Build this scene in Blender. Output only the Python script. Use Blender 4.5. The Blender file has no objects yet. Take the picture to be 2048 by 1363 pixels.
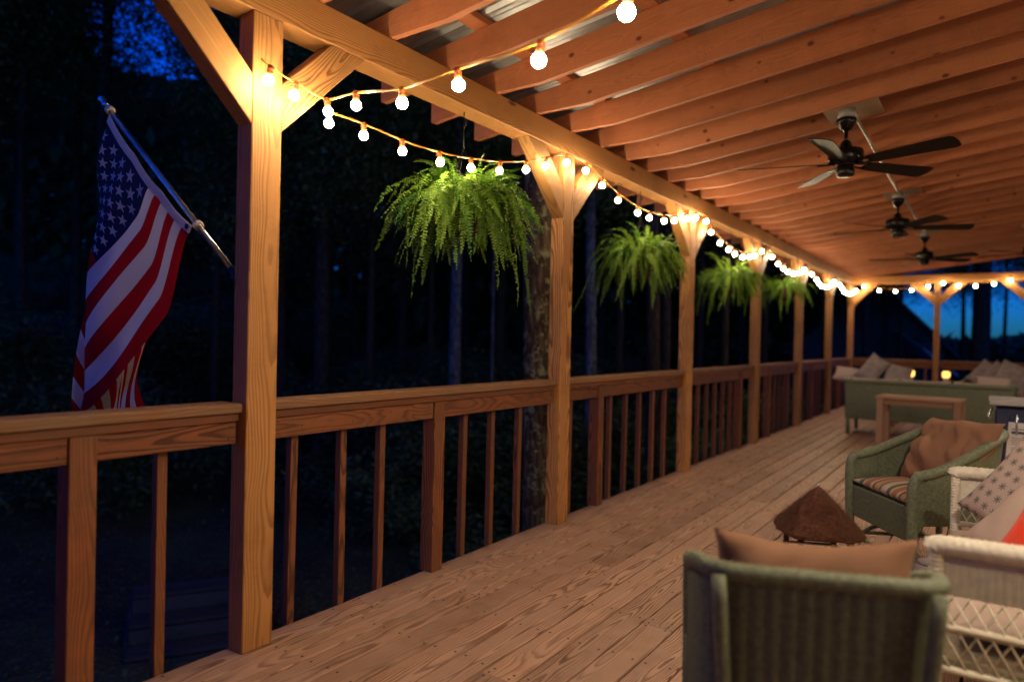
import bpy, bmesh, math, random
from math import sin, cos, pi, radians, sqrt
from mathutils import Vector, Matrix, noise
random.seed(7)
S = bpy.context.scene
COL = S.collection

# ------------------------------------------------------------------ camera
cam_d = bpy.data.cameras.new('camera')
cam = bpy.data.objects.new('camera', cam_d)
COL.objects.link(cam)
S.camera = cam
CH, YAW, PITCH, ROLL = 1.2956, 0.6089, -0.0052, 0.0212
Fw = Vector((-sin(YAW)*cos(PITCH), cos(YAW)*cos(PITCH), sin(PITCH)))
Rt = Vector((cos(YAW), sin(YAW), 0)); Up = Rt.cross(Fw)
R2 = Rt*cos(ROLL) + Up*sin(ROLL); U2 = -Rt*sin(ROLL) + Up*cos(ROLL)
cam.matrix_world = Matrix(((R2.x, U2.x, -Fw.x, 0), (R2.y, U2.y, -Fw.y, 0), (R2.z, U2.z, -Fw.z, CH), (0, 0, 0, 1)))
cam_d.sensor_width = 36; cam_d.lens = 24.117
cam_d.clip_end = 600; cam_d.clip_start = .05
cam_d.dof.use_dof = True; cam_d.dof.focus_distance = 3.4; cam_d.dof.aperture_fstop = .024/.024

# ------------------------------------------------------------------ world: dusk
W = bpy.data.worlds.new('World'); S.world = W; W.use_nodes = True
wn = W.node_tree; wn.nodes.clear()
sky = wn.nodes.new('ShaderNodeTexSky'); sky.sky_type = 'NISHITA'; sky.sun_disc = False
sky.sun_elevation = radians(3); sky.sun_rotation = radians(150); sky.air_density = 1.0; sky.ozone_density = 6; sky.dust_density = .2
tint = wn.nodes.new('ShaderNodeMix'); tint.data_type = 'RGBA'; tint.blend_type = 'MULTIPLY'; tint.inputs[0].default_value = 1
tint.inputs[7].default_value = (.12, 1.0, 3.0, 1)
bg = wn.nodes.new('ShaderNodeBackground'); bg.inputs[1].default_value = .14
wo = wn.nodes.new('ShaderNodeOutputWorld')
wn.links.new(sky.outputs[0], tint.inputs[6]); wn.links.new(tint.outputs[2], bg.inputs[0]); wn.links.new(bg.outputs[0], wo.inputs[0])

S.view_settings.view_transform = 'Standard'; S.view_settings.look = 'None'
S.view_settings.exposure = .42; S.view_settings.gamma = 1; S.view_settings.use_curve_mapping = False
S.render.engine = 'CYCLES'
S.cycles.use_denoising = True
S.cycles.max_bounces = 6; S.cycles.diffuse_bounces = 3; S.cycles.glossy_bounces = 2; S.cycles.transmission_bounces = 4
S.cycles.caustics_reflective = False; S.cycles.caustics_refractive = False
S.cycles.sample_clamp_indirect = 4
BULB_WATT = 180.0           # emission strength of the festoon bulbs

# ------------------------------------------------------------------ helpers
WM = {}
I4 = Matrix.Identity(4)
def link(o, parent=None, M=None, kind=None, label=None, cat=None, group=None):
    COL.objects.link(o)
    M = M.copy() if M is not None else I4.copy()
    if parent is not None:
        o.parent = parent; o.matrix_basis = WM[parent.name].inverted() @ M
    else:
        o.matrix_basis = M
    WM[o.name] = M
    if kind: o['kind'] = kind
    if label: o['label'] = label
    if cat: o['category'] = cat
    if group: o['group'] = group
    return o
def empty(name, M=None, **k):
    if isinstance(M, (tuple, list, Vector)): M = Matrix.Translation(M)
    return link(bpy.data.objects.new(name, None), None, M, **k)
def obj(name, me, mat=None, parent=None, M=None, **k):
    if isinstance(M, (tuple, list)): M = Matrix.Translation(M)
    if mat is not None and len(me.materials) == 0: me.materials.append(mat)
    return link(bpy.data.objects.new(name, me), parent, M, **k)
def mesh(name, v, f, smooth=False):
    me = bpy.data.meshes.new(name); me.from_pydata(v, [], f); me.update()
    if smooth: me.shade_smooth()
    return me
def bm_mesh(bm, name, smooth=False):
    bmesh.ops.recalc_face_normals(bm, faces=bm.faces)
    me = bpy.data.meshes.new(name); bm.to_mesh(me); bm.free()
    if smooth: me.shade_smooth()
    return me
BOXC = {}
def box(L, Wd, T, ch=.003, tag=''):
    key = (round(L, 3), round(Wd, 4), round(T, 4), ch, tag)
    if key in BOXC: return BOXC[key]
    bm = bmesh.new(); bmesh.ops.create_cube(bm, size=1)
    for v in bm.verts: v.co = Vector((v.co.x*L, v.co.y*Wd, v.co.z*T))
    if ch: bmesh.ops.bevel(bm, geom=bm.edges[:], offset=ch, segments=1, affect='EDGES')
    BOXC[key] = bm_mesh(bm, 'board'); return BOXC[key]
def frame(x, z, o):
    x = Vector(x).normalized(); z = Vector(z); z = (z - x*z.dot(x)).normalized(); y = z.cross(x)
    return Matrix(((x.x, y.x, z.x, o[0]), (x.y, y.y, z.y, o[1]), (x.z, y.z, z.z, o[2]), (0, 0, 0, 1)))
def board(name, a, b, w, t, up, mat, parent, ch=.003, roll=0, **k):
    a = Vector(a); b = Vector(b)
    me = box((b-a).length, w, t, ch, mat.name)
    M = frame(b-a, up, (a+b)/2)
    if roll: M = M @ Matrix.Rotation(roll, 4, 'X')
    return obj(name, me, mat, parent, M, **k)
def prism(name, pts, off, grain, mat, parent, ch=.003, **k):
    """pts: world points of one face, off: world vector to the other face; local X follows the grain."""
    pts = [Vector(p) for p in pts]; off = Vector(off)
    c = sum(pts, Vector())/len(pts) + off/2
    zz = off if Vector(grain).normalized().cross(off.normalized()).length > .1 else (Vector((0, 0, 1)) if abs(Vector(grain).normalized().z) < .9 else Vector((1, 0, 0)))
    M = frame(grain, zz, c); Mi = M.inverted()
    n = len(pts); bm = bmesh.new()
    A = [bm.verts.new(Mi @ p) for p in pts]; B = [bm.verts.new(Mi @ (p+off)) for p in pts]
    bm.faces.new(A); bm.faces.new(B[::-1])
    for i in range(n): bm.faces.new((A[i], A[(i+1) % n], B[(i+1) % n], B[i]))
    if ch: bmesh.ops.bevel(bm, geom=bm.edges[:], offset=ch, segments=1, affect='EDGES')
    return obj(name, bm_mesh(bm, name), mat, parent, M, **k)
def prism_mesh(pts, off, grain, c0, ch=.003):
    pts = [Vector(p) for p in pts]; off = Vector(off)
    M = frame(grain, off, c0); Mi = M.inverted(); n = len(pts); bm = bmesh.new()
    A = [bm.verts.new(Mi @ p) for p in pts]; B = [bm.verts.new(Mi @ (p+off)) for p in pts]
    bm.faces.new(A); bm.faces.new(B[::-1])
    for i in range(n): bm.faces.new((A[i], A[(i+1) % n], B[(i+1) % n], B[i]))
    if ch: bmesh.ops.bevel(bm, geom=bm.edges[:], offset=ch, segments=1, affect='EDGES')
    return bm_mesh(bm, 'rafter'), M
def lathe(prof, n=24, axis=None, cap=True):
    v = []; f = []
    for r, z in prof:
        for i in range(n): v.append((r*cos(2*pi*i/n), r*sin(2*pi*i/n), z))
    for j in range(len(prof)-1):
        for i in range(n): f.append((j*n+i, j*n+(i+1) % n, (j+1)*n+(i+1) % n, (j+1)*n+i))
    if cap:
        f.append(tuple(range(n))[::-1]); f.append(tuple(range((len(prof)-1)*n, len(prof)*n)))
    return mesh('lathe', v, f, True)
def tube_data(path, r, n=8, braid=None, closed=False):
    """swept tube; r number or function(s in 0..1, theta)->radius"""
    path = [Vector(p) for p in path]; v = []; f = []; m = len(path)
    L = [0]
    for i in range(1, m): L.append(L[-1]+(path[i]-path[i-1]).length)
    t0 = (path[1]-path[0]).normalized()
    up = Vector((0, 0, 1)) if abs(t0.z) < .9 else Vector((1, 0, 0))
    nx = t0.cross(up).normalized()
    for i in range(m):
        t = (path[min(i+1, m-1)] - path[max(i-1, 0)]).normalized()
        nx = (nx - t*nx.dot(t)).normalized(); ny = t.cross(nx)
        for k in range(n):
            a = 2*pi*k/n
            rr = r(L[i], a) if callable(r) else r
            v.append(path[i] + nx*(cos(a)*rr) + ny*(sin(a)*rr))
    for i in range(m-1):
        for k in range(n): f.append((i*n+k, i*n+(k+1) % n, (i+1)*n+(k+1) % n, (i+1)*n+k))
    f.append(tuple(range(n))[::-1]); f.append(tuple(range((m-1)*n, m*n)))
    return v, f
def tube(name, path, r, mat, parent=None, n=8, M=None, **k):
    v, f = tube_data(path, r, n)
    return obj(name, mesh(name, v, f, True), mat, parent, M if M is not None else (WM[parent.name] if parent is not None else None), **k)
def join(parts):
    V = []; F = []
    for v, f in parts:
        o = len(V); V += list(v); F += [tuple(i+o for i in q) for q in f]
    return V, F
def smooth_path(pts, n=8):
    pts = [Vector(p) for p in pts]; out = []
    P = [pts[0]*2-pts[1]] + pts + [pts[-1]*2-pts[-2]]
    for i in range(1, len(P)-2):
        a, b, c, d = P[i-1:i+3]
        for k in range(n):
            t = k/n
            out.append(.5*((2*b)+(c-a)*t+(2*a-5*b+4*c-d)*t*t+(3*b-a-3*c+d)*t**3))
    out.append(pts[-1]); return out
def resample(path, step):
    path = [Vector(p) for p in path]; out = [path[0]]; acc = 0
    L = sum((path[i+1]-path[i]).length for i in range(len(path)-1)); n = max(2, int(L/step)); st = L/n; need = st
    for i in range(len(path)-1):
        a, b = path[i], path[i+1]; l = (b-a).length; p = 0
        while l-p >= need-1e-9 and len(out) < n:
            p += need; out.append(a.lerp(b, p/l)); need = st
        need -= (l-p)
    out.append(path[-1]); return out

# ------------------------------------------------------------------ materials
class N:
    def __init__(s, name):
        s.m = bpy.data.materials.new(name); s.m.use_nodes = True; s.t = s.m.node_tree; s.t.nodes.clear()
        s.out = s.t.nodes.new('ShaderNodeOutputMaterial')
    def n(s, ty, ins=None, **props):
        x = s.t.nodes.new(ty)
        for k, v in props.items(): setattr(x, k, v)
        for k, v in (ins or {}).items():
            if isinstance(v, bpy.types.NodeSocket): s.t.links.new(v, x.inputs[k])
            else: x.inputs[k].default_value = v
        return x
    def math(s, op, a, b=0., c=0.):
        x = s.n('ShaderNodeMath', operation=op)
        for i, v in enumerate((a, b, c)):
            if isinstance(v, bpy.types.NodeSocket): s.t.links.new(v, x.inputs[i])
            else: x.inputs[i].default_value = v
        return x.outputs[0]
    def ramp(s, fac, stops, interp='LINEAR'):
        x = s.n('ShaderNodeValToRGB', {0: fac}); cr = x.color_ramp; cr.interpolation = interp
        while len(cr.elements) < len(stops): cr.elements.new(.5)
        for e, (p, c) in zip(cr.elements, stops):
            e.position = p; e.color = (c, c, c, 1) if isinstance(c, (int, float)) else (*c, 1)
        return x.outputs[0]
    def mix(s, fac, a, b, mode='MIX'):
        x = s.n('ShaderNodeMix', data_type='RGBA', blend_type=mode)
        for k, v in ((0, fac), (6, a), (7, b)):
            if isinstance(v, bpy.types.NodeSocket): s.t.links.new(v, x.inputs[k])
            else: x.inputs[k].default_value = v if k == 0 else (*v, 1)[:4]
        return x.outputs[2]
    def bsdf(s, **k):
        b = s.n('ShaderNodeBsdfPrincipled')
        for kk, v in k.items():
            i = {'color': 'Base Color', 'rough': 'Roughness', 'normal': 'Normal', 'metal': 'Metallic', 'spec': 'Specular IOR Level',
                 'emis': 'Emission Color', 'estr': 'Emission Strength', 'trans': 'Transmission Weight', 'alpha': 'Alpha', 'sub': 'Subsurface Weight', 'sheen': 'Sheen Weight'}[kk]
            if isinstance(v, bpy.types.NodeSocket): s.t.links.new(v, b.inputs[i])
            elif isinstance(v, tuple): b.inputs[i].default_value = (*v, 1)
            else: b.inputs[i].default_value = v
        s.t.links.new(b.outputs[0], s.out.inputs[0]); return s.m

def wood(name, light, dark, knot, ringscale=26., contrast=.6, rough=.62, knots=True, streak=.35, wear=None, kscale=1.0, ks=.06, kasp=5.5, sawn=0.):
    a = N(name)
    tc = a.n('ShaderNodeTexCoord'); oi = a.n('ShaderNodeObjectInfo'); rnd = oi.outputs['Random']
    sep = a.n('ShaderNodeSeparateXYZ', {0: tc.outputs['Object']})
    r1 = a.math('MULTIPLY', rnd, 37.0)
    r2 = a.math('FRACT', a.math('MULTIPLY', rnd, 91.7)); r3 = a.math('FRACT', a.math('MULTIPLY', rnd, 317.3)); r4 = a.math('FRACT', a.math('MULTIPLY', rnd, 611.9))
    x = a.math('ADD', sep.outputs[0], r1)
    # slow wander of the pith
    wv = a.n('ShaderNodeCombineXYZ', {0: a.math('MULTIPLY', x, 1.1), 1: a.math('MULTIPLY', sep.outputs[1], 3.0), 2: r1})
    wn_ = a.n('ShaderNodeTexNoise', {'Vector': wv.outputs[0], 'Scale': 1., 'Detail': 2., 'Roughness': .5})
    ws = a.n('ShaderNodeSeparateColor', {0: wn_.outputs['Color']})
    # knots: stretched voronoi
    kv = a.n('ShaderNodeCombineXYZ', {0: a.math('MULTIPLY', x, 1.6*kscale), 1: a.math('MULTIPLY', a.math('ADD', a.math('ADD', sep.outputs[1], sep.outputs[2]), r1), kasp*kscale), 2: r1})
    vo = a.n('ShaderNodeTexVoronoi', {'Vector': kv.outputs[0], 'Scale': 1., 'Randomness': 1.}, feature='F1')
    kd = vo.outputs['Distance']
    kpush = a.ramp(kd, [(0, 1), (.10, .55), (.32, 0)])
    offy = a.math('ADD', a.math('MULTIPLY', a.math('SUBTRACT', r2, .5), .12), a.math('MULTIPLY', a.math('SUBTRACT', ws.outputs[0], .5), .10))
    offz = a.math('ADD', a.math('ADD', .02, a.math('MULTIPLY', r3, .06)), a.math('MULTIPLY', a.math('SUBTRACT', ws.outputs[1], .5), .09))
    yy = a.math('ADD', sep.outputs[1], offy); zz = a.math('ADD', sep.outputs[2], offz)
    rad = a.math('SQRT', a.math('ADD', a.math('MULTIPLY', yy, yy), a.math('MULTIPLY', zz, zz)))
    rad = a.math('ADD', rad, a.math('MULTIPLY', sep.outputs[0], a.math('MULTIPLY', a.math('SUBTRACT', r4, .5), .03)))
    if knots: rad = a.math('ADD', rad, a.math('MULTIPLY', kpush, .035))
    ringn = a.n('ShaderNodeTexNoise', {'Vector': a.n('ShaderNodeCombineXYZ', {0: a.math('MULTIPLY', x, 1.6), 1: a.math('MULTIPLY', sep.outputs[1], 26.), 2: a.math('MULTIPLY', sep.outputs[2], 26.)}).outputs[0], 'Scale': 1., 'Detail': 3.})
    ph = a.math('ADD', a.math('MULTIPLY', rad, ringscale*7.), a.math('MULTIPLY', ringn.outputs[0], 1.2))
    saw = a.math('FRACT', ph)
    ring = a.ramp(saw, [(0, .1), (.45, .15), (.8, 1), (.93, .9), (1, .1)])
    # fibres
    fv = a.n('ShaderNodeCombineXYZ', {0: a.math('MULTIPLY', x, 6.), 1: a.math('MULTIPLY', sep.outputs[1], 330.), 2: a.math('MULTIPLY', sep.outputs[2], 330.)})
    fn = a.n('ShaderNodeTexNoise', {'Vector': fv.outputs[0], 'Scale': 1., 'Detail': 3., 'Roughness': .6})
    mo = a.n('ShaderNodeTexNoise', {'Vector': a.n('ShaderNodeCombineXYZ', {0: a.math('MULTIPLY', x, 2.2), 1: a.math('MULTIPLY', sep.outputs[1], 12.), 2: a.math('ADD', a.math('MULTIPLY', sep.outputs[2], 12.), r1)}).outputs[0], 'Scale': 1., 'Detail': 4.})
    fac = a.math('MULTIPLY', ring, a.math('MULTIPLY', a.math('MULTIPLY', contrast, a.math('ADD', .55, a.math('MULTIPLY', r4, .7))), a.math('ADD', .25, a.math('MULTIPLY', mo.outputs[0], 1.3))))
    base = a.mix(a.math('MULTIPLY', r3, .75), light, (light[0]*.86, light[1]*.76, light[2]*.70))
    col = a.mix(fac, base, dark)
    v = a.math('ADD', a.math('ADD', 1-.5*streak, a.math('MULTIPLY', a.math('SUBTRACT', fn.outputs[0], .5), streak*1.4)), a.math('MULTIPLY', mo.outputs[0], streak))
    v = a.math('MULTIPLY', v, a.math('ADD', .80, a.math('MULTIPLY', r2, .40)))
    if sawn:
        sn = a.n('ShaderNodeTexNoise', {'Vector': a.n('ShaderNodeCombineXYZ', {0: a.math('MULTIPLY', x, 55.), 1: a.math('MULTIPLY', sep.outputs[1], 2.5), 2: a.math('MULTIPLY', sep.outputs[2], 2.5)}).outputs[0], 'Scale': 1., 'Detail': 4., 'Roughness': .7})
        sb = a.n('ShaderNodeTexNoise', {'Vector': a.n('ShaderNodeCombineXYZ', {0: a.math('MULTIPLY', x, 1.3), 1: r1, 2: r1}).outputs[0], 'Scale': 1., 'Detail': 2.})
        v = a.math('MULTIPLY', v, a.math('ADD', 1-sawn*.9, a.math('ADD', a.math('MULTIPLY', sn.outputs[0], sawn), a.math('MULTIPLY', sb.outputs[0], sawn))))
    vc = a.n('ShaderNodeCombineColor', {0: v, 1: v, 2: v})
    col = a.mix(1., col, vc.outputs[0], 'MULTIPLY')
    if knots:
        kc = a.ramp(kd, [(0, 1), (ks*.75, .95), (ks, .3), (ks*1.3, 0)])
        col = a.mix(kc, col, knot)
    dn = a.n('ShaderNodeTexNoise', {'Vector': a.n('ShaderNodeVectorMath', {0: tc.outputs['Object'], 1: a.n('ShaderNodeCombineXYZ', {0: r1, 1: r1, 2: r1}).outputs[0]}, operation='ADD').outputs[0], 'Scale': 2.3, 'Detail': 9., 'Roughness': .72})
    col = a.mix(a.ramp(dn.outputs[0], [(.50, 0), (.78, .5)]), col, tuple(c*.45 for c in dark))
    if wear:
        wn2 = a.n('ShaderNodeTexNoise', {'Vector': tc.outputs['Object'], 'Scale': 3.1, 'Detail': 5., 'Roughness': .65})
        col = a.mix(a.ramp(wn2.outputs[0], [(.38, 0), (.72, .65)]), col, wear)
    bmp = a.n('ShaderNodeBump', {'Strength': .35, 'Distance': .0012, 'Height': a.math('ADD', a.math('MULTIPLY', ring, -.6), a.math('MULTIPLY', fn.outputs[0], .9))})
    return a.bsdf(color=col, rough=rough, normal=bmp.outputs[0], spec=.3)

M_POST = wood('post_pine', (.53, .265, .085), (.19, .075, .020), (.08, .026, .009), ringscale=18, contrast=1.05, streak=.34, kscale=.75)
M_RAFTER = wood('rafter_pine', (.54, .205, .095), (.38, .125, .05), (.15, .035, .014), ringscale=22, contrast=.6, streak=.42, kscale=3.2, ks=.10, kasp=2.2, sawn=.22)
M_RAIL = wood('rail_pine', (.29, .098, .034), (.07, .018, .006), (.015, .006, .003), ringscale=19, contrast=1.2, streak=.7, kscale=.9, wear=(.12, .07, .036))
M_DECK = wood('deck_pine', (.60, .365, .238), (.17, .078, .045), (.045, .018, .009), ringscale=19, contrast=1.35, streak=.6, rough=.5, wear=(.46, .30, .22), kscale=.8, ks=.055)
M_TABLE = wood('table_pine', (.42, .26, .17), (.32, .18, .10), (.2, .1, .05), ringscale=14, contrast=.4)
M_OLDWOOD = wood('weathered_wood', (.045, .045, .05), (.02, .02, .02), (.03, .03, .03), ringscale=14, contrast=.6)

def simple(name, col, rough=.6, metal=0, spec=.5, bump=0, bscale=200., var=0., vscale=8.):
    a = N(name); tc = a.n('ShaderNodeTexCoord')
    nz = a.n('ShaderNodeTexNoise', {'Vector': tc.outputs['Object'], 'Scale': vscale, 'Detail': 5., 'Roughness': .6})
    c = a.mix(a.ramp(nz.outputs[0], [(.3, 0), (.7, 1)]), tuple(x*(1-var) for x in col), tuple(min(1, x*(1+var)) for x in col))
    kw = dict(color=c, rough=rough, metal=metal, spec=spec)
    if bump:
        b = a.n('ShaderNodeTexNoise', {'Vector': tc.outputs['Object'], 'Scale': bscale, 'Detail': 3.})
        kw['normal'] = a.n('ShaderNodeBump', {'Strength': bump, 'Distance': .002, 'Height': b.outputs[0]}).outputs[0]
    return a.bsdf(**kw)
M_TIN = simple('roof_metal', (.42, .42, .43), rough=.42, metal=.75, var=.12)
M_FAN = simple('fan_metal', (.006, .005, .005), rough=.2, metal=.1, spec=.35)
M_BLADE = simple('fan_blade', (.006, .004, .003), rough=.4, spec=.22)
M_PLATE = simple('ceiling_plate', (.46, .33, .2), rough=.7, var=.1)
M_BOXM = simple('junction_box', (.35, .33, .33), rough=.5, metal=.3)
M_CONDUIT = simple('conduit', (.5, .47, .43), rough=.35, metal=.4)
M_SOCK = simple('socket_plastic', (.34, .085, .016), rough=.4)
M_CORD = simple('cord', (.72, .33, .05), rough=.35)
M_HOOK = simple('hook_iron', (.02, .018, .016), rough=.5, metal=.5)
M_SCREW = simple('screw', (.02, .016, .014), rough=.5, metal=.3)
M_POLE = simple('pole_aluminium', (.55, .60, .66), rough=.22, metal=.95)
M_WHITEPL = simple('white_plastic', (.7, .62, .52), rough=.4)
M_POT = simple('coir_basket', (.07, .035, .015), rough=.9, bump=.8, bscale=120, var=.4, vscale=30)
M_SOIL = simple('soil', (.02, .013, .008), rough=1)
M_GREENW = simple('green_wicker', (.150, .175, .105), rough=.5, var=.38, vscale=60, bump=.3, bscale=500)
M_WHITEW = simple('white_wicker', (.74, .69, .55), rough=.5, var=.14, vscale=30, bump=.3, bscale=400)
M_BROWN = simple('brown_fabric', (.26, .128, .068), rough=.85, var=.10, vscale=6, bump=.35, bscale=900)
M_PALE = simple('pale_fabric', (.52, .40, .33), rough=.85, var=.08, vscale=6, bump=.3, bscale=700)
M_GREYF = simple('grey_fabric', (.30, .25, .235), rough=.85, var=.25, vscale=14, bump=.3, bscale=700)
M_RED = simple('red_satin', (.75, .05, .02), rough=.38, var=.1, vscale=5)
M_THATCH = simple('coir_thatch', (.115, .042, .020), rough=.95, bump=1., bscale=150, var=.45, vscale=55)
M_DARKW = simple('dark_stick', (.045, .022, .012), rough=.8, var=.3, vscale=30)
M_NAVY = simple('navy_metal', (.028, .036, .085), rough=.35, metal=.1, spec=.5, var=.1)
M_PAPER = simple('paper', (.62, .58, .54), rough=.8)
M_INK = simple('ink', (.06, .06, .07), rough=.8)
M_BARK = None
M_GLASSJ = simple('candle_glass', (.55, .5, .45), rough=.15)
M_WALL = simple('house_siding', (.30, .24, .18), rough=.8, var=.08)
M_BARN = simple('barn_boards', (.035, .038, .045), rough=.9, var=.3, vscale=3)
M_BARNROOF = simple('barn_roof_metal', (.50, .52, .55), rough=.6, metal=0, var=.1)
M_STRAW = simple('hay', (.2, .15, .08), rough=.95)

def emis(name, col, strength):
    a = N(name); e = a.n('ShaderNodeEmission', {0: (*col, 1), 1: strength}); a.t.links.new(e.outputs[0], a.out.inputs[0]); return a.m
M_BULB = emis('bulb_glow', (1., .78, .49), BULB_WATT)
M_FLAME = emis('candle_glow', (1., .50, .10), 2.2)

def leaf_mat(name, c1, c2, trans=.35, rough=.5):
    a = N(name); oi = a.n('ShaderNodeObjectInfo'); ge = a.n('ShaderNodeNewGeometry'); tc = a.n('ShaderNodeTexCoord')
    nz = a.n('ShaderNodeTexNoise', {'Vector': tc.outputs['Object'], 'Scale': 7., 'Detail': 3.})
    f = a.math('ADD', a.math('MULTIPLY', nz.outputs[0], .6), a.math('MULTIPLY', oi.outputs['Random'], .6))
    col = a.mix(a.ramp(f, [(.3, 0), (.85, 1)]), c1, c2)
    d = a.n('ShaderNodeBsdfPrincipled', {'Base Color': col, 'Roughness': rough, 'Specular IOR Level': .25})
    t = a.n('ShaderNodeBsdfTranslucent', {0: col})
    m = a.n('ShaderNodeMixShader', {0: trans, 1: d.outputs[0], 2: t.outputs[0]})
    a.t.links.new(m.outputs[0], a.out.inputs[0]); return a.m
M_FERN = leaf_mat('fern_leaf', (.045, .14, .012), (.22, .36, .04), .42)
M_LEAF = leaf_mat('tree_leaf', (.06, .095, .035), (.12, .165, .06), .35)
M_BUSH = leaf_mat('bush_leaf', (.05, .085, .035), (.10, .15, .06), .35)

def bark(name, c1, c2, lichen, lf):
    a = N(name); tc = a.n('ShaderNodeTexCoord')
    mp = a.n('ShaderNodeMapping', {0: tc.outputs['Object'], 3: (9, 9, 2.2)})
    v = a.n('ShaderNodeTexVoronoi', {'Vector': mp.outputs[0], 'Scale': 1.6}, feature='DISTANCE_TO_EDGE')
    n1 = a.n('ShaderNodeTexNoise', {'Vector': tc.outputs['Object'], 'Scale': 5., 'Detail': 8., 'Roughness': .75})
    n2 = a.n('ShaderNodeTexNoise', {'Vector': tc.outputs['Object'], 'Scale': 14., 'Detail': 6., 'Roughness': .7})
    c = a.mix(a.ramp(v.outputs[0], [(0, 0), (.25, 1)]), c1, c2)
    c = a.mix(a.ramp(a.math('MULTIPLY', n1.outputs[0], n2.outputs[0]), [(lf, 0), (lf+.05, 1)]), c, lichen)
    b = a.n('ShaderNodeBump', {'Strength': 1., 'Distance': .03, 'Height': a.math('ADD', v.outputs[0], n2.outputs[0])})
    return a.bsdf(color=c, rough=.95, normal=b.outputs[0], spec=.1)
M_BARK = bark('bark_lichen', (.035, .022, .014), (.10, .068, .045), (.20, .20, .11), .27)
M_BARKB = bark('bark_grey', (.05, .05, .05), (.12, .13, .14), (.19, .2, .2), .30)
M_BARKD = bark('bark_dark', (.02, .015, .012), (.05, .04, .032), (.08, .085, .07), .33)

def ground_mat():
    a = N('forest_floor'); tc = a.n('ShaderNodeTexCoord')
    n1 = a.n('ShaderNodeTexNoise', {'Vector': tc.outputs['Object'], 'Scale': .7, 'Detail': 8., 'Roughness': .7})
    n2 = a.n('ShaderNodeTexVoronoi', {'Vector': tc.outputs['Object'], 'Scale': 22.})
    c = a.mix(a.ramp(n1.outputs[0], [(.4, 0), (.65, 1)]), (.045, .035, .024), (.06, .085, .035))
    c = a.mix(a.ramp(n2.outputs['Color'], [(.7, 0), (.95, .7)]), c, (.16, .13, .09))
    b = a.n('ShaderNodeBump', {'Strength': .8, 'Distance': .05, 'Height': n2.outputs['Distance']})
    return a.bsdf(color=c, rough=.9, normal=b.outputs[0], spec=.15)
M_GROUND = ground_mat()

def stripes():
    a = N('striped_cushion'); tc = a.n('ShaderNodeTexCoord'); s = a.n('ShaderNodeSeparateXYZ', {0: tc.outputs['Object']})
    f = a.math('FRACT', a.math('MULTIPLY', s.outputs[0], 3.6))
    c = a.ramp(f, [(0, (.55, .42, .32)), (.13, (.11, .12, .08)), (.26, (.52, .40, .30)), (.33, (.36, .15, .07)), (.52, (.55, .42, .32)), (.60, (.20, .11, .07)), (.68, (.50, .28, .15)), (.84, (.15, .15, .12)), (.92, (.5, .36, .26))], 'CONSTANT')
    return a.bsdf(color=c, rough=.85)
M_STRIPE = stripes()
def sprigs():
    a = N('sprig_print'); tc = a.n('ShaderNodeTexCoord'); s = a.n('ShaderNodeSeparateXYZ', {0: tc.outputs['Object']})
    px = a.math('MULTIPLY', s.outputs[0], 21.); py = a.math('MULTIPLY', s.outputs[1], 17.)
    row = a.math('FLOOR', py); px = a.math('ADD', px, a.math('MULTIPLY', row, .5))
    u = a.math('SUBTRACT', a.math('FRACT', px), .5); v = a.math('SUBTRACT', a.math('FRACT', py), .5)
    r = a.math('SQRT', a.math('ADD', a.math('MULTIPLY', u, u), a.math('MULTIPLY', v, v)))
    th = a.math('ARCTAN2', u, v)
    pet = a.math('ADD', .22, a.math('MULTIPLY', a.math('COSINE', a.math('MULTIPLY', th, 7.)), .13))
    m = a.math('LESS_THAN', r, pet)
    c = a.mix(m, (.47, .36, .31), (.12, .125, .11))
    return a.bsdf(color=c, rough=.85)
M_SPRIG = sprigs()
def flagm(name, col):
    a = N(name)
    d = a.n('ShaderNodeBsdfDiffuse', {0: (*col, 1)}); t = a.n('ShaderNodeBsdfTranslucent', {0: (*col, 1)})
    m = a.n('ShaderNodeMixShader', {0: .3, 1: d.outputs[0], 2: t.outputs[0]}); a.t.links.new(m.outputs[0], a.out.inputs[0]); return a.m
M_FR, M_FW, M_FB = flagm('flag_red', (.50, .012, .02)), flagm('flag_white', (.78, .74, .74)), flagm('flag_blue', (.015, .022, .10))

# ------------------------------------------------------------------ layout constants
D = 2.437; PW = .101; PT = .14; Y0 = 1.648; SP = 2.44; ZB = 2.584; ZBT = 2.748
YE = Y0 + 6*SP                     # 16.288, near face of the end beam line
XR = 3.2                           # house wall
XS = -2.7
def zrb(x): return 2.745 + .125*(x+2.12)
RH = .172

# ------------------------------------------------------------------ ground
def gz(x, y):
    d = max(0., -x-4.)
    z = -2.35 + .035*d + .0042*d*d
    d2 = max(0., y-19.)
    z += .01*d2
    return min(z, 6.) + .16*noise.noise(Vector((x*.35, y*.35, 0))) + .05*noise.noise(Vector((x*1.7, y*1.7, 3)))
v = []; f = []; xs = [-220+2*i for i in range(60)] + [-100+1.*i for i in range(80)] + [-20+.5*i for i in range(60)] + [10+5*i for i in range(40)]
ys = [-120+6*i for i in range(17)] + [-18+.8*i for i in range(80)] + [46+4*i for i in range(50)]
for x in xs:
    for y in ys: v.append((x, y, gz(x, y)))
ny = len(ys)
for i in range(len(xs)-1):
    for j in range(ny-1): f.append((i*ny+j, (i+1)*ny+j, (i+1)*ny+j+1, i*ny+j+1))
obj('ground', mesh('ground', v, f, True), M_GROUND, kind='structure')

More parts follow.
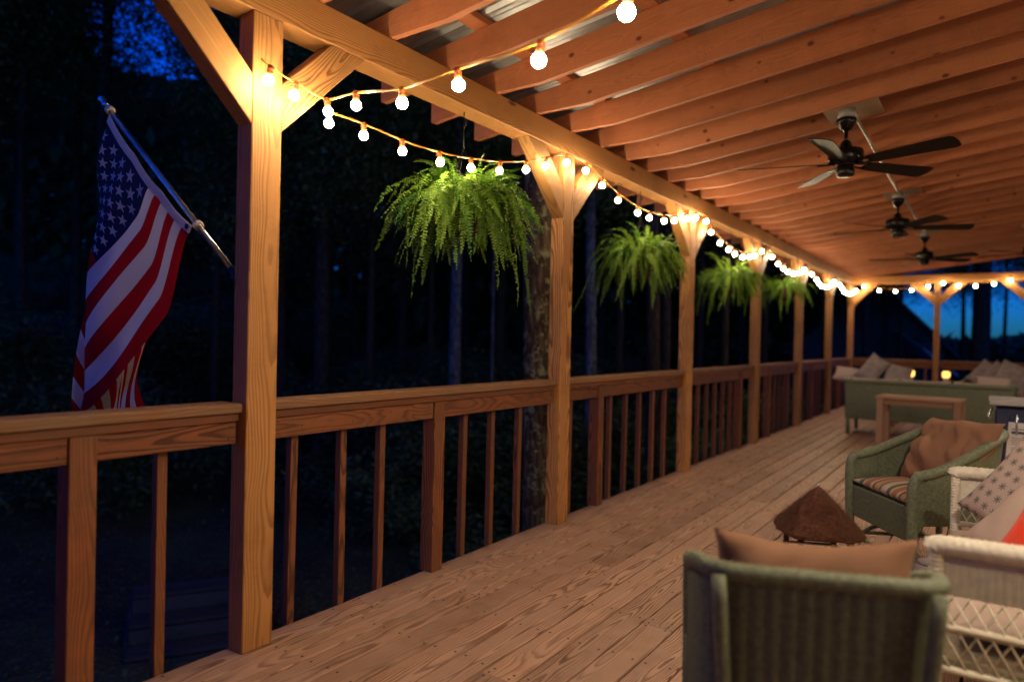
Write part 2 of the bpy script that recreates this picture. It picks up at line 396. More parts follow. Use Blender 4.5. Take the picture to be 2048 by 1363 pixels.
# ------------------------------------------------------------------ deck
deck = empty('deck', (-D, Y0, 0), kind='structure')
pitch = .153; bw = .144; x0 = -D-PW-.003
cuts = {}
row = 0; x = x0
screws = []
while x < XR-.05:
    w = .176 if row == 0 else bw
    off = [.0, 1.83, .61, 2.44, 1.22, 3.05][row % 6]+random.choice([0, .41, -.41])*.5
    yy = -5.2 + off - 3.66; ya = -5.2
    while ya < YE+.35:
        yb = yy+3.66
        if yb <= ya+.3: yy = yb; continue
        yb2 = min(yb, YE+.35)
        L = round(yb2-ya-.003, 2)
        if L > .15:
            dz = random.uniform(-.0012, .0012)
            flip = random.random() < .5
            a_, b_ = (x+w/2, ya, -.0125+dz), (x+w/2, ya+L, -.0125+dz)
            if flip: a_, b_ = b_, a_
            board('deck_board', a_, b_, w, .025, (0, 0, 1), M_DECK, deck, ch=.004)
            js = int((ya+1.9)/.406)
            k = 0
            for q in range(0, 60):
                yj = -1.9+.02+q*.406
                if ya < yj < ya+L: screws += [(x+.025+random.uniform(-.004, .004), yj+random.uniform(-.012, .012), dz), (x+w-.025, yj+random.uniform(-.012, .012), dz)]
            for ye in (ya+.018, ya+L-.018): screws += [(x+.025, ye, dz), (x+w-.025, ye, dz)]
        ya = yb; yy = yb
    x += w+.009; row += 1
v = []; f = []
for sx, sy, dz in screws:
    if sx > 1.4 or sy > 12 or sy < 0: continue
    o = len(v)
    for k in range(6): v.append((sx+.0066*cos(k*pi/3), sy+.0066*sin(k*pi/3), .0008+dz))
    v.append((sx, sy, .0002+dz))
    for k in range(6): f.append((o+k, o+(k+1) % 6, o+6))
    f.append(tuple(o+k for k in range(5, -1, -1)))
s_ = obj('deck_screw', mesh('screws', v, f), M_SCREW, deck, kind='stuff')
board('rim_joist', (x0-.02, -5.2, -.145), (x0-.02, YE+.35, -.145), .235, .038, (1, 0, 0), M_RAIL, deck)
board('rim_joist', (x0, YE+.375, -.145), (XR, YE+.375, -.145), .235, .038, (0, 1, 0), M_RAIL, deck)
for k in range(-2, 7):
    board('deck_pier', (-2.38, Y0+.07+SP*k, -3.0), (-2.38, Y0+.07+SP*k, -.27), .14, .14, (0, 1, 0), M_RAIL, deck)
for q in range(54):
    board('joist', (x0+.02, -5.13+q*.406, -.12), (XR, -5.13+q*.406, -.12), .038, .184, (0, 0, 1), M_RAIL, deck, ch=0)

# ------------------------------------------------------------------ posts with braces
ORD = ['nearest', 'second', 'third', 'fourth', 'fifth', 'sixth', 'farthest']
def brace_y(name, y, sgn, xi, parent):
    """45 degree brace in the YZ plane. y = post face, sgn = direction"""
    pts = [(xi, y, 2.128), (xi, y+sgn*.456, ZB-.001), (xi, y+sgn*.256, ZB-.001), (xi, y, 2.328)]
    prism(name, pts, (-.089, 0, 0), (0, sgn, 1), M_POST, parent)
def brace_x(name, x, sgn, yi, parent):
    pts = [(x, yi, 2.128), (x+sgn*.456, yi, ZB-.001), (x+sgn*.256, yi, ZB-.001), (x, yi, 2.328)]
    prism(name, pts, (0, .089, 0), (sgn, 0, 1), M_POST, parent)
for k in range(-2, 7):
    y = Y0+SP*k
    if k == -2: lab = 'porch post farthest behind the viewer, next to the added return wall'
    elif k == -1: lab = 'porch post behind the viewer, holding the near end of the long beam'
    elif k == 0: lab = 'nearest timber porch post, tall and brightly lit, right of the flag'
    elif k == 6: lab = 'corner porch post where the long railing meets the end railing'
    else: lab = '%s timber porch post along the railing, counted from the viewer' % ORD[k]
    p = empty('porch_post', (-D-PW/2, y+PT/2, 0), label=lab, cat='post', group='timber porch posts with diagonal braces')
    board('post_timber', (-D-PW/2, y+PT/2, 0), (-D-PW/2, y+PT/2, ZB-.001), PT, PW, (1, 0, 0), M_POST, p, ch=.004)
    brace_y('brace', y, -1, -D-.002, p)
    if k < 6: brace_y('brace', y+PT, 1, -D-.002, p)
    else: brace_x('brace', -D, 1, y+.02, p)
EP = [-.90, .64, 2.18]
for i, xe in enumerate(EP):
    lab = ['middle post of the far end railing, against the blue dusk', 'post of the far end railing at the right edge of the view', 'post of the far end railing next to the house wall'][i]
    p = empty('end_post', (xe, YE+.07, 0), label=lab, cat='post', group='posts of the far end railing')
    board('post_timber', (xe, YE+.07, 0), (xe, YE+.07, ZB-.001), PW, PT, (0, 1, 0), M_POST, p)
    brace_x('brace', xe-PW/2, -1, YE+.02, p); brace_x('brace', xe+PW/2, 1, YE+.02, p)

# ------------------------------------------------------------------ railing
def rail_bay(A, B, mids, bals, alongY, plane, lab, cat='railing', topfrom=0):
    """A..B span; plane = inner face coordinate of the posts. alongY: runs on Y at x = plane - depth"""
    mid = (A+B)/2
    P = (lambda s, d, z: (plane-d, s, z)) if alongY else (lambda s, d, z: (s, plane+d, z))
    out = (1, 0, 0) if alongY else (0, 1, 0)
    r = empty('deck_railing', P(mid, .05, 0), label=lab, cat=cat, group='bays of the wooden deck railing')
    board('top_cap', P(A+.003, .092, .989), P(B-.003, .092, .989), .14, .038, (0, 0, 1), M_CAP, r, ch=.004)
    board('sub_rail', P(A+.02, .057, .952), P(B-.008, .057, .952), .034, .034, (0, 0, 1), M_RAIL, r)
    segs = [A+.015] + sum([[m, m+.089] for m in mids], []) + [B-.012]
    for i in range(0, len(segs), 2):
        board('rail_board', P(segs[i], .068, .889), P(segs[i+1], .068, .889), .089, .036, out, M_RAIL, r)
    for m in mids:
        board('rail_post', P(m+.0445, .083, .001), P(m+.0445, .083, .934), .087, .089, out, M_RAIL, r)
    nv_ = []; nf_ = []
    spots = []
    for i in range(0, len(segs), 2):
        for s_ in (segs[i]+.03, segs[i+1]-.03):
            for zz in (.868, .912): spots.append((s_+random.uniform(-.006, .006), .0495, zz+random.uniform(-.004, .004)))
    for s_ in bals: spots.append((s_+.019, .0495, .888+random.uniform(-.02, .02)))
    for s_, d_, z_ in spots:
        o = len(nv_); off_ = Vector(P((A+B)/2, .05, 0))
        for k in range(6):
            q = P(s_+.0042*cos(k*pi/3), d_, z_+.0042*sin(k*pi/3)); nv_.append(Vector(q)-off_)
        nf_.append(tuple(range(o, o+6)))
    obj('nail_head', mesh('nails', nv_, nf_), M_SCREW, r, Matrix.Translation(P((A+B)/2, .05, 0)), kind='stuff')
    for s in bals:
        rr = random.uniform(-.006, .006)
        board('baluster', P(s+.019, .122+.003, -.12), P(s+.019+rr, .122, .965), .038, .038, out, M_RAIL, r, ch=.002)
M_CAP = wood('cap_pine', (.30, .15, .068), (.12, .045, .018), (.03, .012, .006), ringscale=13, contrast=.7, streak=.4, wear=(.2, .13, .075))
bays = {
 -2: ([-2.0], [-2.9, -2.6, -2.3, -1.6, -1.3, -1.05]),
 -1: ([1.02], [-.45, -.13, .19, .5, .78, 1.35]),
 0: ([2.83], [1.94, 2.231, 2.487, 3.16, 3.44, 3.74]),
 1: ([4.745], [4.41, 5.07, 5.36, 5.65, 5.94, 6.22]),
 2: ([8.42], [6.86, 7.14, 7.42, 7.70, 7.98, 8.25]),
 3: ([9.75], [9.2, 9.48, 10.05, 10.33, 10.61, 10.89, 11.15]),
 4: ([12.5], [11.62, 11.9, 12.18, 12.8, 13.08, 13.36, 13.6]),
 5: ([15.0], [14.1, 14.38, 14.66, 15.3, 15.58, 15.86]),
}
for k, (m, b) in bays.items():
    lab = {-2: 'railing bay behind the viewer', -1: 'nearest deck railing bay, under the flag at the left edge', 0: 'railing bay between the nearest and second posts, right below the largest fern'}.get(k, 'railing bay running from the %s to the %s porch post' % (ORD[k] if k < 5 else 'sixth', ORD[k+1] if k < 5 else 'corner'))
    rail_bay(Y0+SP*k+PT, Y0+SP*(k+1), m, b, True, -D, lab)
ex = [-D] + EP + [XR]
for i in range(4):
    a_ = ex[i] + (0 if i == 0 else PW/2); b_ = ex[i+1] - (PW/2 if i < 3 else 0)
    n = int((b_-a_)/.29); st = (b_-a_)/n
    rail_bay(a_, b_, [], [a_+st*(q+.5) for q in range(n)], False, YE, ['end railing bay from the corner post to the middle post of the far end', 'end railing bay right of the middle post at the far end', 'end railing bay behind the patio chairs at the right edge', 'end railing bay touching the house wall'][i])

# ------------------------------------------------------------------ roof
roof = empty('porch_roof', (-D, Y0, ZB), kind='structure')
xb = -D-.14/2
for (a_, b_) in ((-5.2, -.72), (-.717, 4.15), (4.153, 10.3), (10.303, YE+.3)):
    board('beam', (xb, a_, (ZB+ZBT)/2), (xb, b_, (ZB+ZBT)/2), .14, ZBT-ZB, (0, 0, 1), M_POST, roof, ch=.005)
for (a_, b_) in ((-D+.002, .64), (.643, XR)):
    board('end_beam', (a_, YE+.07, (ZB+ZBT)/2), (b_, YE+.07, (ZB+ZBT)/2), .14, ZBT-ZB-.002, (0, 0, 1), M_POST, roof, ch=.005)
XE = XR
pr = [(-2.95, 0, zrb(-2.95)+RH), (-2.95, 0, zrb(-2.95)+.01), (-2.93, 0, zrb(-2.93)), (-2.585, 0, zrb(-2.585)), (-2.585, 0, ZBT+.001), (-2.10, 0, ZBT+.001), (XE, 0, zrb(XE)), (XE, 0, zrb(XE)+RH)]
gr = (1, 0, .125)
cx = (0.1, 0, zrb(.1)+.08)
rme = []
for q in range(3):
    p2 = [Vector(p) for p in pr]
    p2[5] = Vector((-2.10+random.uniform(-.03, .03), 0, ZBT+.001))
    me_, RM = prism_mesh(p2, (0, .038, 0), gr, Vector(cx), ch=.003)
    me_.materials.append(M_RAFTER); rme.append(me_)
for k in range(-17, 33):
    y = 2.398+.442*k
    if y > YE+.3: break
    M = Matrix.Translation((0, y+random.uniform(-.006, .006), random.uniform(-.001, .001))) @ RM
    obj('rafter', rme[k % 3], None, roof, M)
for i, px_ in enumerate([-2.89, -2.22, -1.47, -.71, .05, .81, 1.57, 2.33, 3.08]):
    zc = zrb(px_)+RH+.0195
    for j in range(5):
        ya = -5.2+j*4.62
        board('purlin', (px_, ya, zc+.002), (px_, min(ya+4.61, YE+.42), zc+.002), .089, .037, (-.125, 0, 1), M_RAFTER, roof, ch=.002)
# ribbed metal sheets: ribs run up the slope
def rib(y):
    t = (y % .2286)/.2286
    if t < .07: return .019*t/.07
    if t < .17: return .019
    if t < .24: return .019*(1-(t-.17)/.07)
    if .44 < t < .48 or .72 < t < .76: return .004
    return 0
yy = []
n = 0
tt = [0, .07, .17, .24, .43, .44, .48, .49, .71, .72, .76, .77, 1]
y = -5.25
sheetw = .9144
ns = int((YE+.45-y)/sheetw)+1
v = []; f = []
prof = []
for c in range(4):
    for t in tt[:-1]: prof.append(((c+t)*.2286, rib(t*.2286+1e-6)))
prof.append((.9144+.01, .003))
for th in (0, .0012):
    for (py, pz) in prof:
        for X in (-3.03, XE+.1):
            v.append((X, py, zrb(X)+RH+.0405+pz+th))
m_ = len(prof)
for s in (0, 1):
    for i in range(m_-1):
        o = s*2*m_+2*i; q = (o, o+1, o+3, o+2); f.append(q if s else q[::-1])
for i in range(m_-1): f.append((2*i, 2*i+2, 2*m_+2*i+2, 2*m_+2*i))
sm = mesh('roof_sheet', v, f); sm.materials.append(M_TIN)
for j in range(ns): obj('roof_sheet', sm, None, roof, Matrix.Translation((0, y+j*sheetw, .0004*(j % 2))))

# ------------------------------------------------------------------ house wall along the right side of the porch
hw = empty('house_wall', (XR, 7, 0), label='tan lap-sided house wall along the inner side of the porch', cat='house')
for i in range(20):
    z0 = i*.19
    pts = [(XR+.02, -5.2, z0), (XR+.02, -5.2, z0+.2), (XR+.008, -5.2, z0+.2), (XR-.012, -5.2, z0)]
    prism('siding_board', pts, (0, YE+5.6, 0), (0, 1, 0), M_WALL, hw, ch=0)
    if i < 15:  # unseen return wall behind the viewer, added to block blue sky light
        pts = [(-D-.1, -5.25, z0), (-D-.1, -5.25, z0+.2), (-D-.1, -5.238, z0+.2), (-D-.1, -5.218, z0)]
        prism('siding_board', pts, (XR+D+.1, 0, 0), (1, 0, 0), M_WALL, hw, ch=0)
# ------------------------------------------------------------------ lit wall lanterns on the house side
M_LAMP = emis('lantern_glow', (1., .80, .58), 170.)
for i, yl in enumerate((1.6, 5.6)):
    M = Matrix.Translation((XR-.15, yl, 2.02))
    t = empty('wall_lantern', M, label='lit globe lantern on the house wall, %s' % ['beside the near pendant lamp', 'beside the second pendant lamp'][i], cat='wall lantern', group='lit lanterns along the house wall')
    obj('globe', lathe([(.01, -.08), (.05, -.065), (.075, -.03), (.08, 0), (.075, .03), (.05, .065), (.02, .08)], 18), M_LAMP, t, M)
    obj('cap', lathe([(.10, .082), (.03, .13), (.012, .15)], 18), M_HOOK, t, M)
    tube('arm', [(.0, 0, .14), (.07, 0, .17), (.15, 0, .12)], .009, M_HOOK, t)
    obj('wall_plate', box(.02, .11, .16, .003, 'lp'), M_HOOK, t, M @ Matrix.Translation((.148, 0, .10)))

# pendant lamps with dome shades over the seating (out of view on the right, they light the settee and the deck)
def pendant(x, y, st_, lab):
    M = Matrix.Translation((x, y, 2.36))
    t = empty('pendant_lamp', M, label=lab, cat='pendant lamp', group='dome pendant lamps over the seating')
    v, f = [], []
    prof = [(.03, .16), (.06, .15), (.12, .11), (.17, .04), (.185, -.02), (.18, -.02), (.165, .035), (.115, .10), (.055, .14), (.028, .15)]
    obj('shade', lathe(prof, 28, cap=False), M_WHITEPL, t, M)
    obj('cap', lathe([(.032, .15), (.032, .19), (.01, .2)], 14), M_HOOK, t, M)
    tube('cable', [(0, 0, .19), (0, 0, zrb(x)+.1-2.36)], .005, M_HOOK, t, n=6)
    obj('bulb', lathe([(.005, .05), (.03, .035), (.045, 0), (.035, -.03), (.005, -.045)], 16), emis('pendant_glow', (1., .80, .60), st_), t, M @ Matrix.Translation((0, 0, .02)))
pendant(.52, 2.2, 950., 'dome pendant lamp above the white settee')
pendant(1.15, 5.6, 620., 'dome pendant lamp between the settee and the dark cabinet')
pendant(1.15, 9.6, 260., 'dome pendant lamp nearest the green sofa')

# ------------------------------------------------------------------ fans
def rotz(a): return Matrix.Rotation(a, 4, 'Z')
def fan(x, y, zb, a0, lab):
    t = empty('ceiling_fan', Matrix.Translation((x, y, zrb(x))), label=lab, cat='ceiling fan', group='black ceiling fans under the rafters')
    b = zb; top = zrb(x)
    T = Matrix.Translation((x, y, 0))
    obj('mounting_plate', box(.34, .385, .019, .002, 'pl'), M_PLATE, t, frame((1, 0, .125), (-.125, 0, 1), (x+.03, 2.398+.442*math.floor((y-2.398)/.442)+.24, top+.03)))
    obj('junction_box', lathe([(.056, top-.045), (.056, top+.02)], 24), M_BOXM, t, T)
    c0 = top-.045
    obj('canopy', lathe([(.062, c0), (.066, c0-.012), (.060, c0-.03), (.05, c0-.05), (.035, c0-.072), (.02, c0-.085)], 28), M_FAN, t, T)
    obj('downrod', lathe([(.013, b+.12), (.013, c0-.06)], 12), M_FAN, t, T)
    obj('motor_housing', lathe([(.018, b+.165), (.03, b+.155), (.042, b+.115), (.075, b+.105), (.108, b+.095), (.115, b+.075), (.115, b+.03), (.106, b+.012), (.07, b+.002), (.052, b-.005), (.052, b-.012), (.058, b-.02), (.058, b-.075), (.05, b-.085), (.02, b-.088)], 32), M_FAN, t, T)
    for k in range(5):
        A = T @ rotz(a0+k*2*pi/5) @ Matrix.Translation((0, 0, b+.004)) @ Matrix.Rotation(radians(-13), 4, 'X')
        v, f = join([tube_data([(.06, -.012, 0), (.12, -.03, -.004), (.18, -.026, -.006)], .007, 6), tube_data([(.06, .012, 0), (.12, .03, -.004), (.18, .026, -.006)], .007, 6)])
        obj('blade_iron', mesh('iron', v, f, True), M_FAN, t, A)
        if 'fan_blade' not in bpy.data.meshes:
            bm = bmesh.new(); pl = [(.155, -.045), (.20, -.056), (.66, -.076), (.69, -.072), (.708, -.055), (.716, 0), (.708, .055), (.69, .072), (.66, .076), (.20, .056), (.155, .045)]
            lo = [bm.verts.new((px, py, -.003)) for px, py in pl]; hi = [bm.verts.new((px, py, .003)) for px, py in pl]
            bm.faces.new(lo[::-1]); bm.faces.new(hi)
            for i in range(len(pl)): j = (i+1) % len(pl); bm.faces.new((lo[i], lo[j], hi[j], hi[i]))
            me = bm_mesh(bm, 'fan_blade'); me.materials.append(M_BLADE)
        obj('blade', bpy.data.meshes['fan_blade'], None, t, A)
fan(-.85, 5.22, 2.545, radians(51), 'nearest black five-bladed ceiling fan hanging under the rafters')
fan(-.84, 8.36, 2.545, radians(20), 'middle ceiling fan of the row, second from the viewer')
fan(-.80, 11.45, 2.545, radians(44), 'farthest ceiling fan, blurred near the far end of the porch')
fan(.47, 12.33, 2.66, radians(10), 'ceiling fan cut off by the right edge of the view')
tube('conduit_pipe', [(-.81, 5.25, zrb(-.8)-.005), (-.81, 5.5, zrb(-.81)-.012), (-.82, 8.3, zrb(-.82)-.012)], .012, M_CONDUIT, None, n=8, label='pale conduit running under the rafters from the nearest fan to the middle fan', cat='conduit')
tube('conduit_pipe', [(-.80, 8.42, zrb(-.8)-.012), (-.79, 11.4, zrb(-.79)-.012)], .012, M_CONDUIT, None, n=8, label='pale conduit under the rafters between the middle and farthest fans', cat='conduit')

# ------------------------------------------------------------------ string lights
bulb_me = None
def make_bulb():
    v = []; f = []; nn = 12; prof = [(.009, .001)] + [(.0235*sin(radians(d)), -.0205-.0235*cos(radians(180-d))*-1*-1) for d in ()] + [(.0208*sin(radians(d)), -.0180+.0208*cos(radians(d))) for d in (30, 48, 66, 84, 102, 120, 138, 156, 170)] + [(0, -.0388)]
    for r, z in prof[:-1]:
        for i in range(nn): v.append((r*cos(2*pi*i/nn), r*sin(2*pi*i/nn), z))
    v.append((0, 0, -.0388)); L = len(prof)-1
    for j in range(L-1):
        for i in range(nn): f.append((j*nn+i, (j+1)*nn+i, (j+1)*nn+(i+1) % nn, j*nn+(i+1) % nn))
    for i in range(nn): f.append(((L-1)*nn+i, L*nn, (L-1)*nn+(i+1) % nn))
    me = mesh('bulb', v, f, True); me.materials.append(M_BULB); return me
bulb_me = make_bulb()
sock_me = lathe([(.0085, .008), (.0135, .004), (.0135, -.012), (.012, -.014), (.0128, -.018), (.0128, -.034)], 14); sock_me.materials.append(M_SOCK)
def string(pts, bulbs, lab, grp='festoon string lights', r=.0028):
    """pts: cord path; bulbs: world positions of bulb centres (cord is .075 above)"""
    t = empty('string_lights', tuple(pts[0]), label=lab, cat='string lights', group=grp)
    v, f = tube_data(pts, r, 6)
    v2, f2 = tube_data([Vector(p)+Vector((.002*sin(i*1.3), .002*cos(i*1.3), .004)) for i, p in enumerate(pts)], r*.8, 5)
    V, F = join([(v, f), (v2, f2)])
    Mi = WM[t.name].inverted(); me = mesh('cord', [Mi @ Vector(p) for p in V], F, True)
    obj('cord', me, M_CORD, t, WM[t.name])
    for b in bulbs:
        b = Vector(b); tl = Matrix.Rotation(random.uniform(-.16, .16), 4, 'X') @ Matrix.Rotation(random.uniform(-.16, .16), 4, 'Y')
        M = Matrix.Translation(b+Vector((0, 0, .0545))) @ tl
        s = obj('socket', sock_me, None, t, M)
        obj('bulb', bulb_me, None, s, M @ Matrix.Translation((0, 0, -.034)))
CU = Vector((0, 0, .055))
XL = -D+.056
# diagonal run from the first post over the viewer's side of the porch
ba = [(XL+.03, 1.668, 2.285), (XL+.035, 1.785, 2.258), (-2.36, 1.955, 2.245), (-2.15, 1.93, 2.226), (-1.822, 1.859, 2.159), (-1.495, 1.79, 2.141), (-1.11, 1.709, 2.116), (-.796, 1.643, 2.154), (-.47, 1.60, 2.20), (-.15, 1.58, 2.235), (.17, 1.56, 2.26), (.49, 1.55, 2.28), (.80, 1.54, 2.31), (1.12, 1.53, 2.36), (1.44, 1.52, 2.43), (1.75, 1.51, 2.51), (2.07, 1.50, 2.60), (2.4, 1.5, 2.72), (2.7, 1.5, 2.85)]
path = smooth_path([Vector((XL, 1.645, 2.37))] + [Vector(b)+CU for b in ba] + [Vector((3.1, 1.5, 3.06))], 5)
string(path, ba, 'string of round bulbs crossing from the nearest post up over the porch')
# long run along the beam
bb = [(XL, 1.985, 2.205), (XL, 2.187, 2.205), (XL, 2.438, 2.192), (XL, 2.712, 2.197), (XL, 2.98, 2.225), (XL, 3.256, 2.268), (XL, 3.527, 2.331), (XL, 3.762, 2.404), (XL, 4.014, 2.482),
      (XL, 4.30, 2.49), (XL, 4.531, 2.430), (XL, 4.815, 2.369), (XL, 5.164, 2.328), (XL, 5.403, 2.323), (XL, 5.702, 2.343), (XL, 5.978, 2.389), (XL, 6.274, 2.453), (XL, 6.51, 2.50), (XL, 6.78, 2.50)]
for k in range(2, 6):
    ya = Y0+SP*k+PT; L = SP
    sag = [.22, .20, .22, .18][k-2]
    for q in range(8):
        s = (q+.9)/8.6
        yy_ = ya+.06+s*(L-.1)
        bb.append((XL+random.uniform(-.01, .01), yy_, 2.50-4*sag*s*(1-s)+random.uniform(-.006, .006)))
pth = [Vector((XL, 1.99, 2.30))]
lasty = 0
for b in bb:
    pth.append(Vector(b)+CU)
path = smooth_path(pth, 4)
string(path, bb, 'long string of round bulbs draped along the beam from post to post')
be = [(-2.229, 2.53), (-1.934, 2.44), (-1.637, 2.413), (-1.349, 2.437), (-1.067, 2.502), (-.80, 2.56), (-.546, 2.508), (-.257, 2.491), (.025, 2.522), (.291, 2.59), (.60, 2.55), (.9, 2.48), (1.2, 2.44), (1.5, 2.45), (1.8, 2.50), (2.1, 2.56)]
be = [(a_, YE-.04, z_) for a_, z_ in be]
path = smooth_path([Vector((XL, YE-.05, 2.62))] + [Vector(b)+CU for b in be], 4)
string(path, be, 'string of round bulbs hanging along the far end beam')

# ------------------------------------------------------------------ ferns
def frond(L, a0, pw_, seed, wid=.038, end=-1.52):
    rn = random.Random(seed)
    v = []; f = []
    n = int(L/.0085); ds = L/n; p = Vector((0, 0, 0)); pts = []; yw = 0; side = rn.uniform(-1.1, 1.1); end_ = end+rn.uniform(-.1, .40)
    for i in range(n+1):
        t = i/n; k = min(1, t*pw_); k = k*k*(3-2*k)
        a = a0 + (end_-a0)*k + .10*sin(t*9+seed)
        pts.append((p.copy(), yw)); yw += side*(1-k)*1.4/n
        p = p + Vector((cos(a)*cos(yw), cos(a)*sin(yw), sin(a)))*ds
    tv, tf = tube_data([q[0] for q in pts[::4]]+[pts[-1][0]], lambda s, th: .0017*(1.05-s/L), 4)
    v += [tuple(q) for q in tv]; f += tf
    tw = rn.uniform(-.6, .6)
    for i in range(3, n):
        q, yw_ = pts[i]; t = i/n
        T = (pts[min(i+1, n)][0]-pts[i-1][0]).normalized()
        Sd = Vector((-sin(yw_), cos(yw_), 0)); Sd = (Sd-T*Sd.dot(T)).normalized(); Nn = T.cross(Sd)
        rot = tw*t*1.6; Sd, Nn = Sd*cos(rot)+Nn*sin(rot), Nn*cos(rot)-Sd*sin(rot)
        w = wid*min(1, (t*4.5)**.7)*(1-.9*t**2.2)*rn.uniform(.85, 1.1)
        if w < .004: continue
        s = 1 if i % 2 else -1
        if rn.random() < .03: continue
        d = (Sd*s + T*.20 + Nn*rn.uniform(-.6, .35)).normalized()
        u = (T - d*T.dot(d)).normalized()*.0058
        o = len(v); dr = Nn*(-.10*w)
        for c in (q+u*.8, q-u*.9, q+d*w*.45-u*1.0, q+d*w*.45+u*.95, q+d*w*.8-u*.75+dr, q+d*w*.8+u*.6+dr, q+d*w+dr*1.4): v.append(tuple(c))
        f.append((o, o+1, o+2, o+3)); f.append((o+3, o+2, o+4, o+5)); f.append((o+5, o+4, o+6))
    me = mesh('frond', v, f); me.materials.append(M_FERN); return me
FR_LONG = [frond(random.uniform(.42, .62), radians(random.uniform(0, 55)), random.uniform(1.3, 2.4), 10+i, wid=.042) for i in range(12)]
FR_MID = [frond(random.uniform(.30, .56), radians(random.uniform(10, 80)), random.uniform(1.0, 2.0), 40+i, wid=.040, end=-1.1) for i in range(12)]
FR_UP = [frond(random.uniform(.22, .40), radians(random.uniform(45, 88)), random.uniform(.6, 1.2), 70+i, wid=.030, end=-.5) for i in range(6)]
def fern(x, y, z, nL, nM, nU, lab, sc=1., seed=1, trail=None):
    rn = random.Random(seed)
    t = empty('hanging_fern', (x, y, z), label=lab, cat='hanging fern', group='ferns in hanging baskets under the beam')
    T = Matrix.Translation((x, y, z))
    obj('basket', lathe([(.09, -.13), (.125, -.09), (.15, -.02), (.155, .03), (.145, .03)], 20), M_POT, t, T)
    obj('soil', lathe([(.13, .0), (.144, .022), (.0, .034)], 16, cap=False), M_SOIL, t, T)
    zt = ZB-z
    segs = [tube_data([(.15*cos(a), .15*sin(a), .03), (.004*cos(a), .004*sin(a), .36)], .0022, 5) for a in (0.5, 2.6, 4.7)]
    segs.append(tube_data([(0, 0, .355), (0, 0, zt-.05)], .003, 5))
    segs.append(tube_data(smooth_path([(0, 0, zt-.09), (.014, 0, zt-.075), (.012, 0, zt-.045), (0, 0, zt-.035), (0, 0, zt+.002)], 5), .0035, 6))
    v, f = join(segs); obj('hanger', mesh('hanger', v, f, True), M_HOOK, t, T)
    for lst, cnt, zo, ro in ((FR_LONG, nL, .03, .14), (FR_MID, nM, .06, .13), (FR_UP, nU, .06, .11)):
        for i in range(cnt):
            a = 2*pi*(i+rn.random())/cnt*1.0 + rn.random()*.4; r = ro*rn.uniform(.3, 1.25)
            s = sc*rn.uniform(.66, 1.08)
            M = T @ Matrix.Translation((cos(a)*r, sin(a)*r, zo)) @ rotz(a) @ Matrix.Rotation(rn.uniform(-.20, .30), 4, 'Y') @ Matrix.Rotation(rn.uniform(-.3, .3), 4, 'X') @ Matrix.Diagonal((s, s, s, 1))
            obj('frond', rn.choice(lst), None, t, M)
    if trail:
        for (a, L_, pq) in trail:
            me = frond(L_, .35, pq, 200+int(a*10), wid=.030)
            obj('frond', me, None, t, T @ Matrix.Translation((cos(a)*.13, sin(a)*.13, .02)) @ rotz(a))
fern(-2.51, 3.07, 2.01, 70, 240, 80, 'largest hanging fern, sharp and bright green, between the first two posts', 1.0, 3, trail=[(1.45, 1.0, 1.5), (4.0, .62, 2.6)])
fern(-2.51, 5.50, 1.97, 45, 205, 70, 'second hanging fern, between the second and third posts', .98, 5, trail=[(3.9, .78, 2.)])
fern(-2.51, 8.02, 1.99, 45, 150, 36, 'third hanging fern, blurred, between the third and fourth posts', 1., 8)
fern(-2.51, 10.6, 2.06, 30, 130, 30, 'farthest hanging fern, small and blurred beyond the fourth post', .85, 11)

# ------------------------------------------------------------------ flag
fb = Vector((-2.538, 1.70, 1.48)); tip = Vector((-3.57, 1.597, 2.398))
ud = (tip-fb).normalized()
pole = empty('flag_pole', tuple(fb), label='aluminium flag pole angled up and out from the nearest post', cat='flag pole')
def wtube(name, path, r, mat, par, n=10):
    Mi = WM[par.name].inverted(); v, f = tube_data(path, r, n)
    return obj(name, mesh(name, [Mi @ Vector(p) for p in v], f, True), mat, par, WM[par.name])
wtube('bracket', [fb, fb+Vector((-.03, 0, .028)), fb+ud*.12], .018, M_HOOK, pole)
wtube('pole', [fb+ud*.05, tip-ud*.04], .0125, M_POLE, pole, 14)
tb = lathe([(.002, .045), (.012, .04), (.018, .028), (.018, .02), (.012, .008), (.012, -.01), (.016, -.014), (.016, -.03), (.012, -.035)], 16)
obj('finial', tb, M_POLE, pole, frame(ud.cross(Vector((0, 0, 1))), ud, tip))
H0 = Vector((1.002, 2.303)); H1 = Vector((.316, 1.719))
hv = Vector((-.999, -.048, 0)); nv = Vector((.048, -.999, 0))      # nv points towards the viewer
def pw(p2, off=0): return Vector((fb.x, 1.647, 0)) + hv*p2.x + Vector((0, 0, p2.y)) + nv*off
for s in (.0, .93):
    q = fb + ud*((tip-fb).length*(1-.05) - s*(tip-fb).length*.70)
    M = frame(ud.cross(Vector((0, 0, 1))), ud, q)
    obj('clip_ring', lathe([(.014, -.012), (.021, -.012), (.023, 0), (.021, .012), (.014, .012)], 18), M_WHITEPL, pole, M)
flag = empty('flag', tuple(pw(H0)), label='American flag hanging limp from the angled pole over the railing', cat='flag')
FL = 1.52
def foldpt(s):
    pts = [(0, Vector((1.01, 2.25))), (.12, Vector((1.085, 2.08))), (.27, Vector((1.145, 1.90))), (.54, Vector((1.235, 1.575))), (.75, Vector((1.33, 1.2))), (1.0, Vector((1.42, .82)))]
    for (a, p), (b, q) in zip(pts, pts[1:]):
        if s <= b: return p.lerp(q, (s-a)/(b-a))
    return pts[-1][1]
